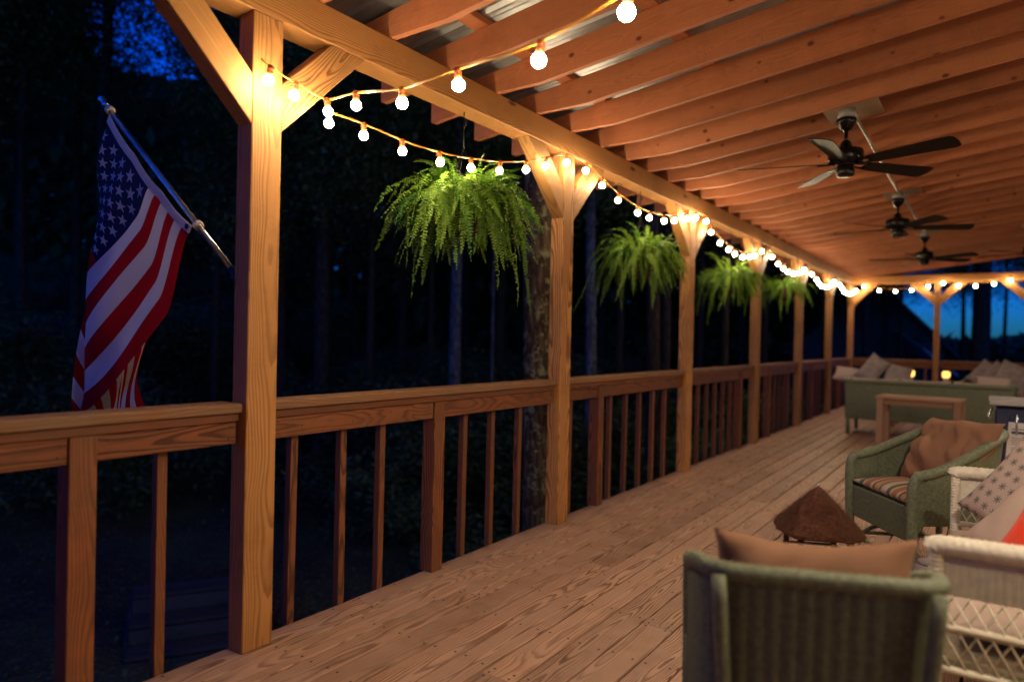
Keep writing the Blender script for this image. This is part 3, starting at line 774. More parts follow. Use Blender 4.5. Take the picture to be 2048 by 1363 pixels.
def fpoint(s, t):
    """s 0 tip..1 foot of hoist, t 0..1 along the fly"""
    H = H0.lerp(H1, s); H = H + Vector((0, -.03*sin(pi*s)-.012*abs(sin(3*pi*s))))
    F = foldpt(s); L = (F-H).length; tf = max(.012, L*1.09/FL)
    if t <= tf:
        u = t/tf
        g_ = min(1, u*5.5); g_ = g_*g_*(3-2*g_)*(1-u**3)
        p = H.lerp(F, u) + Vector((-.03*s*s*g_, -.20*s**2*g_))
        off = .018*sin(s*9+t*4)*u + .012*sin(s*23-t*6)*min(1, u*3) - .055*u**5 + .02*sin(s*5.)*u
        return pw(p, off)
    rem = (t-tf)*FL; u = rem/.6
    back = -.055 - .05*min(1, rem*6) - .03*sin(rem*9+s*6)
    p = F + Vector((-.15*min(rem, .9), -rem*.95))
    p.x -= .02+.03*abs(sin(rem*5))*min(1, rem*5)+.02*min(1, rem*4)*(1+sin(s*14))
    return pw(p, back)
nsg, ntg = 78, 120
v = []; f = []; mi = []
def tfold(s):
    H = H0.lerp(H1, s)+Vector((0, -.03*sin(pi*s)-.012*abs(sin(3*pi*s)))); return min(.97, max(.012, (foldpt(s)-H).length*1.09/FL))
TJ = []
for i in range(nsg+1):
    kn = [0]+sorted([.4, tfold(i/nsg)])+[1]; row_ = []
    for q, c in enumerate((36, 42, 42)): row_ += [kn[q]+(kn[q+1]-kn[q])*e/c for e in range(c)]
    row_.append(1.); TJ.append(row_)
    for t_ in row_: v.append(fpoint(i/nsg, t_))
for i in range(nsg):
    for j in range(ntg):
        f.append((i*(ntg+1)+j, i*(ntg+1)+j+1, (i+1)*(ntg+1)+j+1, (i+1)*(ntg+1)+j))
        st = int((i+.5)/nsg*13); canton = st < 7 and (TJ[i][j]+TJ[i][j+1]+TJ[i+1][j]+TJ[i+1][j+1])/4 < .4
        mi.append(2 if canton else (0 if st % 2 == 0 else 1))
Mi = WM[flag.name].inverted()
me = mesh('flag_cloth', [Mi @ p for p in v], f, True)
for m in (M_FR, M_FW, M_FB): me.materials.append(m)
me.polygons.foreach_set('material_index', mi)
o = obj('cloth', me, None, flag, WM[flag.name])
# canvas heading
hd = []
for i in range(41):
    s = i/40; a = fpoint(s, 0); b = fpoint(s, .01)
    up = ud*0 + Vector((-.25, 0, .35)).normalized()*.038
    dirn = Vector((.62, 0, .78))*.036
    hd += [a+nv*.002+Vector((0, 0, -.004)), a+dirn+nv*.001]
v = [Mi @ p for p in hd]; f = [(2*i, 2*i+1, 2*i+3, 2*i+2) for i in range(40)]
v += [p+Mi.to_3x3() @ (nv*-.0025) for p in v]; f += [tuple(q+82 for q in ff[::-1]) for ff in f]
obj('heading', mesh('heading', v, f, True), M_FW, flag, WM[flag.name])
g = fpoint(.965, 0)+Vector((.62, 0, .78))*.018+nv*.004
obj('grommet', lathe([(.005, -.002), (.011, -.002), (.011, .002), (.005, .002)], 16), M_HOOK, flag, frame((1, 0, 0), nv, g))
# stars on the canton
for rI in range(9):
    for cI in range(6 if rI % 2 == 0 else 5):
        s = (rI+1)/10*7/13; t = (.4/12)*(1+2*cI+(rI % 2))
        c = []
        for k in range(10):
            rr = .0616*.54 if k % 2 == 0 else .0616*.54*.385
            an = 2*pi*k/10
            # hoist .915 m over s, fly 1.52 m over t
            sa = s - rr*sin(an)*-1/.915*1.0; ta = t + rr*cos(an)/FL
            c.append((sa, ta))
        vs = []
        for (sa, ta) in c + [(s, t)]:
            p = fpoint(sa, ta); dS = fpoint(sa+.004, ta)-fpoint(sa-.004, ta); dT = fpoint(sa, ta+.003)-fpoint(sa, ta-.003)
            nn_ = dS.cross(dT)
            if nn_.length < 1e-9: nn_ = nv.copy()
            nn_.normalize()
            if nn_.dot(nv) < 0 and (fpoint(s, t)-pw(H0)).dot(nv) > -.07: nn_ = -nn_
            vs.append(Mi @ (p+nn_*.0018))
        me = mesh('star', vs, [(k, (k+1) % 10, 10) for k in range(10)])
        obj('star', me, M_FW, flag, WM[flag.name])

# ------------------------------------------------------------------ wicker
def weave_panel(fn, U, V, du, dv, amp, nrm=None):
    """fn(u,v)->point, u in 0..U m, v in 0..V m; stake spacing du, strand spacing dv"""
    nu = max(2, int(U/du*4)); nvv = max(2, int(V/dv*2))
    v = []; f = []
    for i in range(nu+1):
        for j in range(nvv+1):
            u = U*i/nu; w = V*j/nvv
            p = fn(u/U, w/V); e = 1e-3
            a = fn(min(1, u/U+e), w/V)-fn(max(0, u/U-e), w/V); b = fn(u/U, min(1, w/V+e))-fn(u/U, max(0, w/V-e))
            n = a.cross(b)
            n = n.normalized() if n.length > 1e-9 else Vector((0, 0, 1))
            row_ = j
            am = amp*cos(pi*i/2)*(1 if j % 2 == 0 else -.55)
            v.append(p+n*am)
    for i in range(nu):
        for j in range(nvv): f.append((i*(nvv+1)+j, (i+1)*(nvv+1)+j, (i+1)*(nvv+1)+j+1, i*(nvv+1)+j+1))
    return v, f
def solid(o, t=.005):
    m = o.modifiers.new('thick', 'SOLIDIFY'); m.thickness = t; m.offset = 0
def braid(r, step=.035, depth=.18, k=3):
    return lambda s, a: r*(1+depth*(abs(sin(k*a*.5 + s*pi/step)) - .5) + depth*.6*(abs(sin(-k*a*.5 + s*pi/step))-.5))
def wrapped(r, step=.012):
    return lambda s, a: r*(1+.10*sin(2*pi*s/step))
def pillow(w, h, t, seed=0, sag=0., n=34, wr=.006):
    v = []; f = []; rn = random.Random(seed); ox = rn.random()*50
    for side in (1, -1):
        for i in range(n+1):
            for j in range(n+1):
                a = -1+2*i/n; b = -1+2*j/n
                x = a*w/2*(1-.085*(1-b*b)*abs(a)); y = b*h/2*(1-.085*(1-a*a)*abs(b))
                pr_ = max(0, 1-abs(a)**2.6)**.5*max(0, 1-abs(b)**2.6)**.5
                z = t/2*pr_*side
                nz = noise.noise(Vector((x*7+ox, y*7, side*2)))*wr*2.2 + (abs(noise.noise(Vector((x*9+y*6+ox, y*3-x*2, 9+side)))) - .2)*wr*2.4
                z += nz*pr_*side
                y -= sag*(1-a*a)**2*(b+1)/2*h
                v.append((x, y, z))
        o = 0 if side == 1 else (n+1)**2
        for i in range(n):
            for j in range(n):
                q = (o+i*(n+1)+j, o+(i+1)*(n+1)+j, o+(i+1)*(n+1)+j+1, o+i*(n+1)+j+1)
                f.append(q if side == 1 else q[::-1])
    me = mesh('pillow', v, f, True)
    bm = bmesh.new(); bm.from_mesh(me); bmesh.ops.remove_doubles(bm, verts=bm.verts, dist=.0004); bm.to_mesh(me); bm.free(); me.shade_smooth()
    return me
def put(loc, facing, lean=0, spin=0):
    """pillow frame: normal towards facing (world), y up, leaning back by lean"""
    n_ = Vector(facing).normalized(); up = Vector((0, 0, 1)); x = up.cross(n_).normalized()
    M = Matrix(((x.x, 0, n_.x, loc[0]), (x.y, 0, n_.y, loc[1]), (0, 1, n_.z, loc[2]), (0, 0, 0, 1)))
    return M @ Matrix.Rotation(-lean, 4, 'X') @ Matrix.Rotation(spin, 4, 'Z')

def barrel_chair(name, org, back, w, dp, arm, top, lab, seatz=.40, apron=.17, du=.022, dv=.015, cushion=None, grp='green wicker armchairs', roundness=2.6, mat=None, flare=.05, amp=.0042, bd=.16, rr=.026, sidelift=.0):
    mat = mat or M_GREENW
    bk = Vector((back[0], back[1], 0)).normalized(); rt = Vector((bk.y, -bk.x, 0))
    Mc = Matrix(((rt.x, bk.x, 0, org[0]), (rt.y, bk.y, 0, org[1]), (0, 0, 1, 0), (0, 0, 0, 1)))
    t = empty(name, Mc, label=lab, cat='armchair', group=grp)
    W2 = w/2
    base = []
    e = 2/roundness
    for i in range(121):
        th = pi - pi*i/120
        c, s = cos(th), sin(th)
        base.append(Vector((W2*math.copysign(abs(c)**e, c), dp*abs(s)**e, 0)))
    base = resample(base, .012); nb = len(base)-1
    def at(u):
        q = min(max(u, 0), 1)*nb; i = min(int(q), nb-1); return base[i].lerp(base[i+1], q-i)
    def rimz(y): k = max(0, min(1, y/dp)); k = k*k*(3-2*k); return arm+(top-arm)*k
    ULen = sum((base[i+1]-base[i]).length for i in range(nb))
    def side(u, vv):
        p = at(u); zt = rimz(p.y); lo = apron+sidelift*min(1, p.y/.05); z = lo+(zt-lo)*vv; fl = 1+flare*((z-apron)/(top-apron))**1.5
        return Vector((p.x*fl, p.y*(1+flare*1.6*((z-apron)/(top-apron))**1.5)-0.0, z))
    v, f = weave_panel(side, ULen, (arm+top)/2-apron, du, dv, amp)
    o = obj('woven_shell', mesh('shell', v, f, True), mat, t, Mc); solid(o, .006)
    def fr(u, vv): return Vector((-W2+w*u, .002, apron+(seatz-apron)*vv))
    v, f = weave_panel(fr, w, seatz-apron, du, dv, amp)
    o = obj('front_apron', mesh('apron', v, f, True), mat, t, Mc); solid(o, .006)
    rim = [side(i/90, 1.0) for i in range(91)]
    L0 = rim[0]; L1 = rim[-1]
    full = smooth_path([Vector((-W2, -.004, .03)), Vector((-W2, -.006, .25)), Vector((-W2-.004, -.008, arm-.07)), L0+Vector((0, .02, .004))], 8)[:-1] + [p+Vector((0, .02 if i < 3 or i > 87 else 0, .004)) for i, p in enumerate(rim)] + smooth_path([L1+Vector((0, .02, .004)), Vector((W2+.004, -.008, arm-.07)), Vector((W2, -.006, .25)), Vector((W2, -.004, .03))], 8)[1:]
    full = resample(full, .0055)
    v, f = tube_data(full, braid(rr, step=.020, depth=bd, k=5), 18)
    obj('braided_rim', mesh('rim', v, f, True), mat, t, Mc)
    legs = [(-W2, 0), (W2, 0), (-W2*.72, dp*.86), (W2*.72, dp*.86)]
    for lx, ly in legs:
        tube('leg', [(lx, ly, 0), (lx, ly, seatz-.05)], wrapped(.019), mat, t, n=10)
    tube('stretcher', [(-W2, .0, .09), (W2, .0, .09)], .012, mat, t)
    tube('stretcher', [(-W2*.72, dp*.86, .11), (W2*.72, dp*.86, .11)], .012, mat, t)
    for sx in (-1, 1):
        tube('stretcher', [(sx*W2, 0, .1), (sx*W2*.72, dp*.86, .1)], .012, mat, t)
        tube('arched_brace', smooth_path([(sx*W2, .01, .03), (sx*W2*.93, dp*.2, .13), (sx*W2*.8, dp*.43, .17), (sx*W2*.75, dp*.66, .13), (sx*W2*.72, dp*.85, .03)], 6), .014, mat, t)
    v = []; n_ = 24; poly = [(p.x*.97, p.y*.97+.005, seatz-.03) for p in base]
    v = poly + [(a, b, c+.02) for a, b, c in poly]; m = len(poly)
    f = [tuple(range(m))[::-1], tuple(range(m, 2*m))] + [(i, (i+1) % m, m+(i+1) % m, m+i) for i in range(m)]
    obj('seat_deck', mesh('seat', v, f), mat, t, Mc)
    if cushion:
        me = pillow(w*.95, dp*.95, .12, 5, wr=.002); me.materials.append(cushion)
        obj('seat_cushion', me, None, t, Mc @ Matrix.Translation((0, dp*.46, seatz+.03)))
    return Mc, t

# middle chair, faces the railing
Mc, _ = barrel_chair('wicker_armchair', (-.52, 4.59, 0), (.81, .586), .66, .60, .585, .80, 'green wicker barrel armchair with striped seat, beyond the thatched hut', seatz=.405, apron=.215, cushion=M_STRIPE, sidelift=.10)
me = pillow(.60, .47, .20, 3, wr=.034, n=48); me.materials.append(M_BROWN)
Mp = Mc @ Matrix.Translation((.03, .385, .66)) @ Matrix.Rotation(radians(60), 4, 'X') @ Matrix.Rotation(radians(4), 4, 'Z')
obj('throw_pillow', me, None, None, Mp, label='large brown throw pillow on the striped seat of the green armchair', cat='pillow')

# near chair, seen from behind
A = Vector((-.555, 1.645, 0)); B = Vector((-.075, 1.84, 0)); mid = (A+B)/2; rd = (B-A).normalized(); fwd = Vector((-rd.y, rd.x, 0))
dpn = .56
cen = mid + fwd*dpn
Mn, tn = barrel_chair('wicker_armchair', (cen.x, cen.y, 0), tuple(-fwd)[:2], .545, dpn, .60, .745, 'green wicker armchair seen from behind, close to the viewer at the bottom edge', seatz=.40, apron=.14, du=.036, dv=.014, cushion=M_STRIPE, roundness=8.0, flare=.03, amp=.009, bd=.32, rr=.0195)
for q, xx in enumerate((-.235, .235)):
    tube('back_pole', [(xx*1.0, dpn+.05, .745), (xx*.98, dpn+.052, .68), (xx*.90, dpn+.045, .40), (xx*.72, dpn+.02, .0)], .017, M_GREENW, tn, n=12)
me = pillow(.475, .40, .17, 8, sag=.045, wr=.022); me.materials.append(M_BROWN)
obj('throw_pillow', me, None, None, Mn @ Matrix.Translation((-.005, dpn-.13, .622)) @ Matrix.Rotation(radians(84), 4, 'X') @ Matrix.Rotation(radians(-1), 4, 'Z'), label='brown throw pillow poking above the back of the nearest armchair', cat='pillow')

# white settee facing the railing
st = empty('wicker_settee', (.25, 3.25, 0), label='white wicker settee with lattice arms at the right edge', cat='settee')
def sarm(y, sgn):
    v, f = tube_data(resample(smooth_path([(-.135, y, .665), (-.10, y, .68), (.2, y, .69), (.62, y, .74)], 12), .006), braid(.029, step=.022, depth=.18, k=4), 16); 
    wm(v, f, 'arm_top')
    v, f = weave_panel(lambda u, q: Vector((-.12+.74*u, y, .53+.13*q)), .74, .13, .022, .008, .003); wm(v, f, 'arm_band', True)
    v, f = tube_data(resample([(-.125, y, 0), (-.125, y, .66)], .004), wrapped(.021, .014), 12); wm(v, f, 'front_post')
    v, f = tube_data(resample([(.62, y, 0), (.62, y, .74)], .01), .02, 10); wm(v, f, 'rear_post')
    segs = []
    for k in range(-5, 20):
        for d in (-1, 1):
            xa = -.12+k*.042; xb = xa+d*.13
            za, zb = .30, .53
            def clip(p, q):
                out = []
                for t in (0, 1): out.append(p.lerp(q, t))
                return out
            p = Vector((xa, y+.004*d, za)); q = Vector((xb, y+.004*d, zb))
            dx = q.x-p.x
            t0, t1 = 0, 1
            for lim, sg in ((-.12, 1), (.62, -1)):
                fa = sg*(p.x-lim); fb_ = sg*(q.x-lim)
                if fa < 0 and fb_ < 0: t0 = 2; break
                if fa < 0: t0 = max(t0, fa/(fa-fb_))
                if fb_ < 0: t1 = min(t1, fa/(fa-fb_))
            if t0 >= t1: continue
            segs.append(tube_data([p.lerp(q, t0), p.lerp(q, t1)], .0037, 5))
    v, f = join(segs); wm(v, f, 'lattice')
    for zz in (.43, .30, .20):
        v, f = tube_data(resample([(-.12, y, zz), (.62, y, zz)], .006), wrapped(.013, .012), 8); wm(v, f, 'arm_rail')
    v, f = tube_data(resample([(-.115, y, .02), (.02, y, .19)], .005), wrapped(.014, .014), 8); wm(v, f, 'corner_brace')
def wm(v, f, nm, sol=False):
    Mi = WM[st.name].inverted()
    o = obj(nm, mesh(nm, [Mi @ Vector(p) for p in v], f, True), M_WHITEW, st, WM[st.name])
    if sol: solid(o, .006)
YA, YB = 2.52, 4.03
sarm(YA, -1); sarm(YB, 1)
v, f = weave_panel(lambda u, q: Vector((.63, YA+(YB-YA)*u, .22+.66*q)), YB-YA, .66, .03, .012, .003); wm(v, f, 'back_panel', True)
v, f = tube_data(resample(smooth_path([(.62, YA, .74), (.63, YA+.3, .88), (.63, YB-.3, .88), (.62, YB, .74)], 10), .008), braid(.028), 12); wm(v, f, 'back_rim')
v, f = weave_panel(lambda u, q: Vector((-.115, YA+(YB-YA)*u, .20+.12*q)), YB-YA, .12, .03, .012, .003); wm(v, f, 'front_apron', True)
obj('seat_deck', box(.74, YB-YA-.03, .03, .004), M_WHITEW, st, (.25, (YA+YB)/2, .315))
me = pillow(.78, YB-YA-.06, .15, 12, wr=.004); me.materials.append(M_PALE)
obj('seat_cushion', me, None, st, (.235, (YA+YB)/2, .40))
me = pillow(.44, .44, .13, 21, wr=.008); me.materials.append(M_SPRIG)
obj('throw_pillow', me, None, None, put((.165, 3.84, .625), (-.45, -.9, 0), .42, radians(-28)), label='pale square pillow printed with grey sprigs on the white settee', cat='pillow')
me = pillow(.42, .40, .14, 25, wr=.008); me.materials.append(M_PALE)
obj('throw_pillow', me, None, None, put((.175, 3.42, .56), (-.5, -.85, 0), .6, radians(-25)), label='plain cream pillow leaning behind the red one on the settee', cat='pillow')
me = pillow(.36, .34, .12, 27, wr=.014); me.materials.append(M_RED)
obj('throw_pillow', me, None, None, put((.215, 3.12, .565), (-.3, -.95, 0), .5, radians(-20)), label='shiny red pillow on the white settee at the right edge', cat='pillow')

# ------------------------------------------------------------------ thatched hut
hc = Vector((-.79, 4.24, 0))
hut = empty('thatched_birdhouse', tuple(hc), label='small coir thatched hut with a peaked roof standing on the deck', cat='birdhouse')
def wo_(v, f, nm, mat, par, sm=True):
    Mi = WM[par.name].inverted(); return obj(nm, mesh(nm, [Mi @ Vector(p) for p in v], f, sm), mat, par, WM[par.name])
v = []; f = []; nr, na = 22, 56
for i in range(nr+1):
    t = i/nr
    for k in range(na):
        a = 2*pi*k/na; sq = 1/max(abs(cos(a-.5)), abs(sin(a-.5)))**.55
        r = (.012+.215*t**.92)*sq*(1+.04*noise.noise(Vector((cos(a)*3, sin(a)*3, t*6)))+(.06*noise.noise(Vector((cos(a)*9, sin(a)*9, t*14)))))
        z = .47-.235*t - .012*noise.noise(Vector((cos(a)*4, sin(a)*4, t*4))) - (.02*noise.noise(Vector((a*3, 0, 0))) if i > nr-3 else 0)
        v.append(hc+Vector((r*cos(a), r*sin(a), z)))
o_ = len(v)
for k in range(na):
    a = 2*pi*k/na; p = v[nr*na+k]; v.append(hc+Vector(((p.x-hc.x)*.86, (p.y-hc.y)*.86, .215)))
v.append(hc+Vector((0, 0, .24))); v.append(hc+Vector((0, 0, .475)))
for i in range(nr):
    for k in range(na): f.append((i*na+k, (i+1)*na+k, (i+1)*na+(k+1) % na, i*na+(k+1) % na))
for k in range(na):
    f.append((nr*na+k, o_+k, o_+(k+1) % na, nr*na+(k+1) % na)); f.append((o_+k, o_+na, o_+(k+1) % na)); f.append((k, (k+1) % na, o_+na+1))
wo_(v, f, 'roof', M_THATCH, hut)
v = []; f = []
rn = random.Random(4)
for q in range(5200):
    a = rn.random()*2*pi; t = rn.random()**.6; r = (.012+.215*t**.92)/max(abs(cos(a-.5)), abs(sin(a-.5)))**.55
    p = hc+Vector((r*cos(a), r*sin(a), .47-.235*t)); d = Vector((cos(a+rn.uniform(-1.3, 1.3)), sin(a+rn.uniform(-1.3, 1.3)), rn.uniform(-1.3, .4)))*rn.uniform(.015, .045)
    s = Vector((-sin(a), cos(a), 0))*.0013; nn_ = Vector((cos(a), sin(a), 1.)).normalized()*rn.uniform(.002, .013)
    o = len(v); v += [p+s, p-s, p+d+nn_]; f.append((o, o+1, o+2))
wo_(v, f, 'roof_fibre', M_THATCH, hut).__setitem__('kind', 'stuff')
for sx, sy in ((-1, -1), (1, -1), (1, 1), (-1, 1)):
    a = .5+pi/4
    p = hc + Vector((cos(.5)*sx*.135-sin(.5)*sy*.135, sin(.5)*sx*.135+cos(.5)*sy*.135, 0))
    v, f = tube_data([p, p+Vector((0, 0, .235))], .016, 8); wo_(v, f, 'corner_stick', M_DARKW, hut)
obj('base', box(.36, .36, .03, .004, 'hb'), M_DARKW, hut, Matrix.Translation(hc+Vector((0, 0, .03))) @ rotz(.5))
for k in range(4):
    a = .5+k*pi/2; n1 = Vector((cos(a), sin(a), 0)); s1 = Vector((-sin(a), cos(a), 0))
    for zz in (.075, .11):
        v, f = tube_data([hc+n1*.14-s1*.15+Vector((0, 0, zz)), hc+n1*.14+s1*.15+Vector((0, 0, zz+.004))], .009, 6); wo_(v, f, 'rail_stick', M_DARKW, hut)
v, f = tube_data(smooth_path([hc+Vector((0, 0, .468)), hc+Vector((.004, 0, .487)), hc+Vector((0, .008, .497)), hc+Vector((-.004, 0, .487)), hc+Vector((0, 0, .469))], 5), .003, 6)
wo_(v, f, 'hanging_ring', M_POLE, hut)

# ------------------------------------------------------------------ side table, sofa, far furniture
def table(name, c, ax, w, d, h, leg, top, mat, lab, cat='side table', **k):
    ax = Vector((ax[0], ax[1], 0)).normalized(); M = frame(ax, (0, 0, 1), (c[0], c[1], 0))
    t = empty(name, M, label=lab, cat=cat)
    obj('tabletop', box(w, d, top, .004, name), mat, t, M @ Matrix.Translation((0, 0, h-top/2)))
    for sx in (-1, 1):
        for sy in (-1, 1): obj('leg', box(h-top-.001, leg, leg, .003, name), mat, t, M @ Matrix.Translation((sx*(w/2-leg/2-.01), sy*(d/2-leg/2-.01), (h-top)/2)) @ Matrix.Rotation(pi/2, 4, 'Y'))
    for sy in (-1, 1): obj('apron', box(w-.03-2*leg, .02, .07, .002, name), mat, t, M @ Matrix.Translation((0, sy*(d/2-leg/2-.01), h-top-.036)))
    for sx in (-1, 1): obj('apron', box(d-.03-2*leg, .02, .07, .002, name), mat, t, M @ Matrix.Translation((sx*(w/2-leg/2-.01), 0, h-top-.036)) @ rotz(pi/2))
    return M
table('side_table', (-.70, 9.95, 0), (1, -.08), .92, .48, .66, .075, .035, M_TABLE, 'small pale wooden side table standing behind the green sofa')
# green sofa, back towards the viewer
so = empty('wicker_sofa', (-.75, 11.5, 0), label='green wicker sofa with its back to the viewer and pale cushions', cat='sofa')
def sg(v, f, nm, mat=M_GREENW, sol=False):
    o = wo_(v, f, nm, mat, so)
    if sol: solid(o, .01)
xa, xb_ = -1.72, .26; yb_, yf = 11.05, 11.85
def sofa_back(u, q):
    s = u*3.6; fl = 1+.05*q
    if s < .8: p = Vector((xa-.03*q, yf-(yf-yb_)*(s/.8), 0))
    elif s < 2.8: p = Vector((xa+(xb_-xa)*((s-.8)/2.0), yb_-.04*q, 0))
    else: p = Vector((xb_+.03*q, yb_+(yf-yb_)*((s-2.8)/.8), 0))
    p.z = .22+.55*q; return p
v, f = weave_panel(sofa_back, 3.6, .55, .03, .02, .004); sg(v, f, 'woven_back', M_GREENW, True)
v, f = tube_data(resample([sofa_back(i/60, 1.0) for i in range(61)], .012), braid(.028, step=.05), 10); sg(v, f, 'back_rim')
for lx, ly in ((xa+.03, yb_+.02), (xb_-.03, yb_+.02), (xa+.03, yf-.03), (xb_-.03, yf-.03), ((xa+xb_)/2, yb_+.02)):
    v, f = tube_data([(lx, ly, 0), (lx, ly, .26)], .028, 10); sg(v, f, 'leg')
obj('seat_base', box(xb_-xa-.06, yf-yb_-.06, .16, .01, 'sofab'), M_GREENW, so, ((xa+xb_)/2, (yb_+yf)/2+.02, .30))
for i in range(3):
    w_ = (xb_-xa-.1)/3
    me = pillow(w_, .62, .16, 30+i, wr=.004, n=20); me.materials.append(M_PALE)
    obj('seat_cushion', me, None, so, (xa+.05+w_*(i+.5), 11.5, .44))
    me = pillow(w_*.98, .46, .16, 40+i, wr=.006, n=20); me.materials.append(M_PALE)
    obj('back_cushion', me, None, so, Matrix.Translation((xa+.05+w_*(i+.5), 11.18, .60)) @ Matrix.Rotation(radians(100), 4, 'X'))
def pil(loc, fac, w, h, t, mat, lean, spin, lab, seed, grp=None):
    me = pillow(w, h, t, seed, wr=.006, n=20); me.materials.append(mat)
    obj('throw_pillow', me, None, None, put(loc, fac, lean, spin), label=lab, cat='pillow', group=grp)
pil((-1.70, 11.45, .83), (.2, -1, 0), .52, .30, .16, M_PALE, .9, radians(-14), 'pale bolster pillow lying over the left arm of the green sofa', 51)
pil((-1.42, 11.35, .93), (.1, -1, 0), .30, .46, .16, M_GREYF, .3, radians(-35), 'grey patterned pillow tilted up at the left end of the sofa', 52)
pil((-1.10, 11.42, .86), (.3, -1, 0), .36, .34, .14, M_GREYF, .4, radians(-15), 'small grey pillow beside the candles on the sofa', 53)
# low table beyond with the two candles
table('candle_table', (-.62, 12.75, 0), (1, 0), 1.35, .62, .655, .06, .03, M_TABLE, 'narrow wooden table beyond the sofa carrying two candles', 'table')
for i, (cx_, cy_) in enumerate(((-1.035, 12.68), (-.56, 12.72))):
    c = empty('candle_holder', (cx_, cy_, .656), label=['candle in a pale glass holder, left of the two on the far table', 'candle in a pale glass holder, right of the two on the far table'][i], cat='candle', group='glowing candles on the far table')
    T = Matrix.Translation((cx_, cy_, .656))
    obj('holder', lathe([(.05, 0), (.055, .01), (.036, .03), (.036, .13), (.05, .15)], 18), M_GLASSJ, c, T)
    obj('glowing_wax', lathe([(.035, .15), (.052, .175), (.054, .225), (.038, .25)], 18), M_FLAME, c, T)
# patio chairs at the far right with pillows
def far_chair(cx_, cy_, face, lab):
    Mf, t = barrel_chair('wicker_armchair', (cx_, cy_, 0), (-face[0], -face[1]), .68, .62, .60, .78, lab, du=.05, dv=.03, cushion=M_PALE, seatz=.38)
    return Mf
Mf = far_chair(-.25, 14.3, (-.5, -.85), 'far wicker armchair beyond the sofa, left of the far group')
pil((-.06, 14.55, .80), (-.4, -1, 0), .46, .46, .16, M_GREYF, .35, radians(-35), 'grey pillow standing tilted on the far left armchair', 61)
Mf = far_chair(.42, 13.3, (-.8, -.5), 'far wicker armchair at the right edge beyond the sofa')
pil((.12, 13.6, .80), (-.4, -1, 0), .46, .46, .16, M_GREYF, .35, radians(-32), 'grey pillow tilted on the far right armchair, behind another', 62)
pil((.30, 12.95, .83), (-.3, -1, 0), .50, .48, .18, M_GREYF, .3, radians(-20), 'large grey pillow nearest the right edge on the far armchair', 63)
pil((.05, 11.30, .80), (0, -1, 0), .40, .22, .12, M_PALE, .6, radians(-4), 'low pale cushion showing over the right end of the sofa back', 64)

# cabinet with paper label
cbx = empty('grill_cabinet', (.42, 6.5, 0), label='dark navy metal cabinet with a white paper label, right edge', cat='cabinet')
obj('body', box(.80, .55, .80, .012, 'cab'), M_NAVY, cbx, (.44, 6.55, .45))
obj('countertop', box(.88, .62, .035, .006, 'cabt'), M_BOXM, cbx, (.44, 6.55, .885))
for sx in (-1, 1):
    for sy in (-1, 1): obj('foot', lathe([(.03, 0), (.03, .05)], 12), M_HOOK, cbx, Matrix.Translation((.44+sx*.34, 6.55+sy*.2, 0)))
obj('door', box(.66, .018, .70, .004, 'cabd'), M_NAVY, cbx, (.46, 6.265, .44))
v, f = tube_data([(.17, 6.25, .66), (.17, 6.225, .67), (.17, 6.225, .80), (.17, 6.25, .81)], .007, 8); wo_(v, f, 'handle', M_POLE, cbx)
v, f = tube_data(smooth_path([(.02, 6.30, .84), (.0, 6.26, .80), (.0, 6.25, .78), (.02, 6.27, .76)], 4), .008, 8); wo_(v, f, 'hook', M_POLE, cbx)
obj('paper_label', box(.24, .002, .27, 0, 'lab'), M_PAPER, cbx, Matrix.Translation((.235, 6.2545, .61)) @ Matrix.Rotation(radians(3), 4, 'Y'))
for i, (w_, z_, h_) in enumerate(((.10, .70, .006), (.19, .675, .02), (.18, .635, .004), (.16, .62, .004), (.18, .605, .004), (.14, .59, .004), (.18, .56, .004), (.12, .545, .004))):
    obj('print_line', box(w_, .0008, h_, 0, 'ink'), M_INK, cbx, (.16+w_/2-.02, 6.2528, z_))
# small patterned tin beside settee
tn_ = empty('woven_pot', (-.21, 4.26, 0), label='small grey speckled woven pot between the green armchair and the settee', cat='pot')
obj('pot_body', lathe([(.05, 0), (.07, .03), (.078, .10), (.07, .17), (.06, .18)], 20), M_GREYF, tn_, (-.23, 4.12, 0))
obj('lid', lathe([(.062, .18), (.055, .2), (.01, .21)], 20), M_GREYF, tn_, (-.23, 4.12, 0))

# ------------------------------------------------------------------ outside: steps, trees, bushes, barn
def PX(px, py, dep):
    d = Fw + R2*((px-1024)/1372.) + U2*((681.5-py)/1372.)
    return Vector((0, 0, CH)) + d*dep
stp = empty('wooden_steps', (-8.4, 5.6, -2.3), label='weathered plank steps on the dark slope below the railing', cat='steps')
sa = Vector((-8.06, 4.04, -1.72)); sdir = Vector((.53, .85, 0)).normalized(); sdn = Vector((.85, -.53, 0)); sl = 1.3
for i in range(3):
    o = sa + sdn*(.36*i) + Vector((0, 0, -.20*i))
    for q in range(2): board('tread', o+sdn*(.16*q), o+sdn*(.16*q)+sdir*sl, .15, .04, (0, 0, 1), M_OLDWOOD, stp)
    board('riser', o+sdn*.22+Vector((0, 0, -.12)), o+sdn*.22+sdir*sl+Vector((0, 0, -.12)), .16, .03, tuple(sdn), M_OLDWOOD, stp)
for q in (0, 1):
    o = sa+sdir*(q*(sl+.04)-.045)+Vector((0, 0, -.025))-sdn*.08
    prism('stringer', [o, o+sdn*1.15+Vector((0, 0, -.6)), o+sdn*1.15+Vector((0, 0, -1.1)), o+Vector((0, 0, -1.1))], sdir*.04, tuple(sdn), M_OLDWOOD, stp)

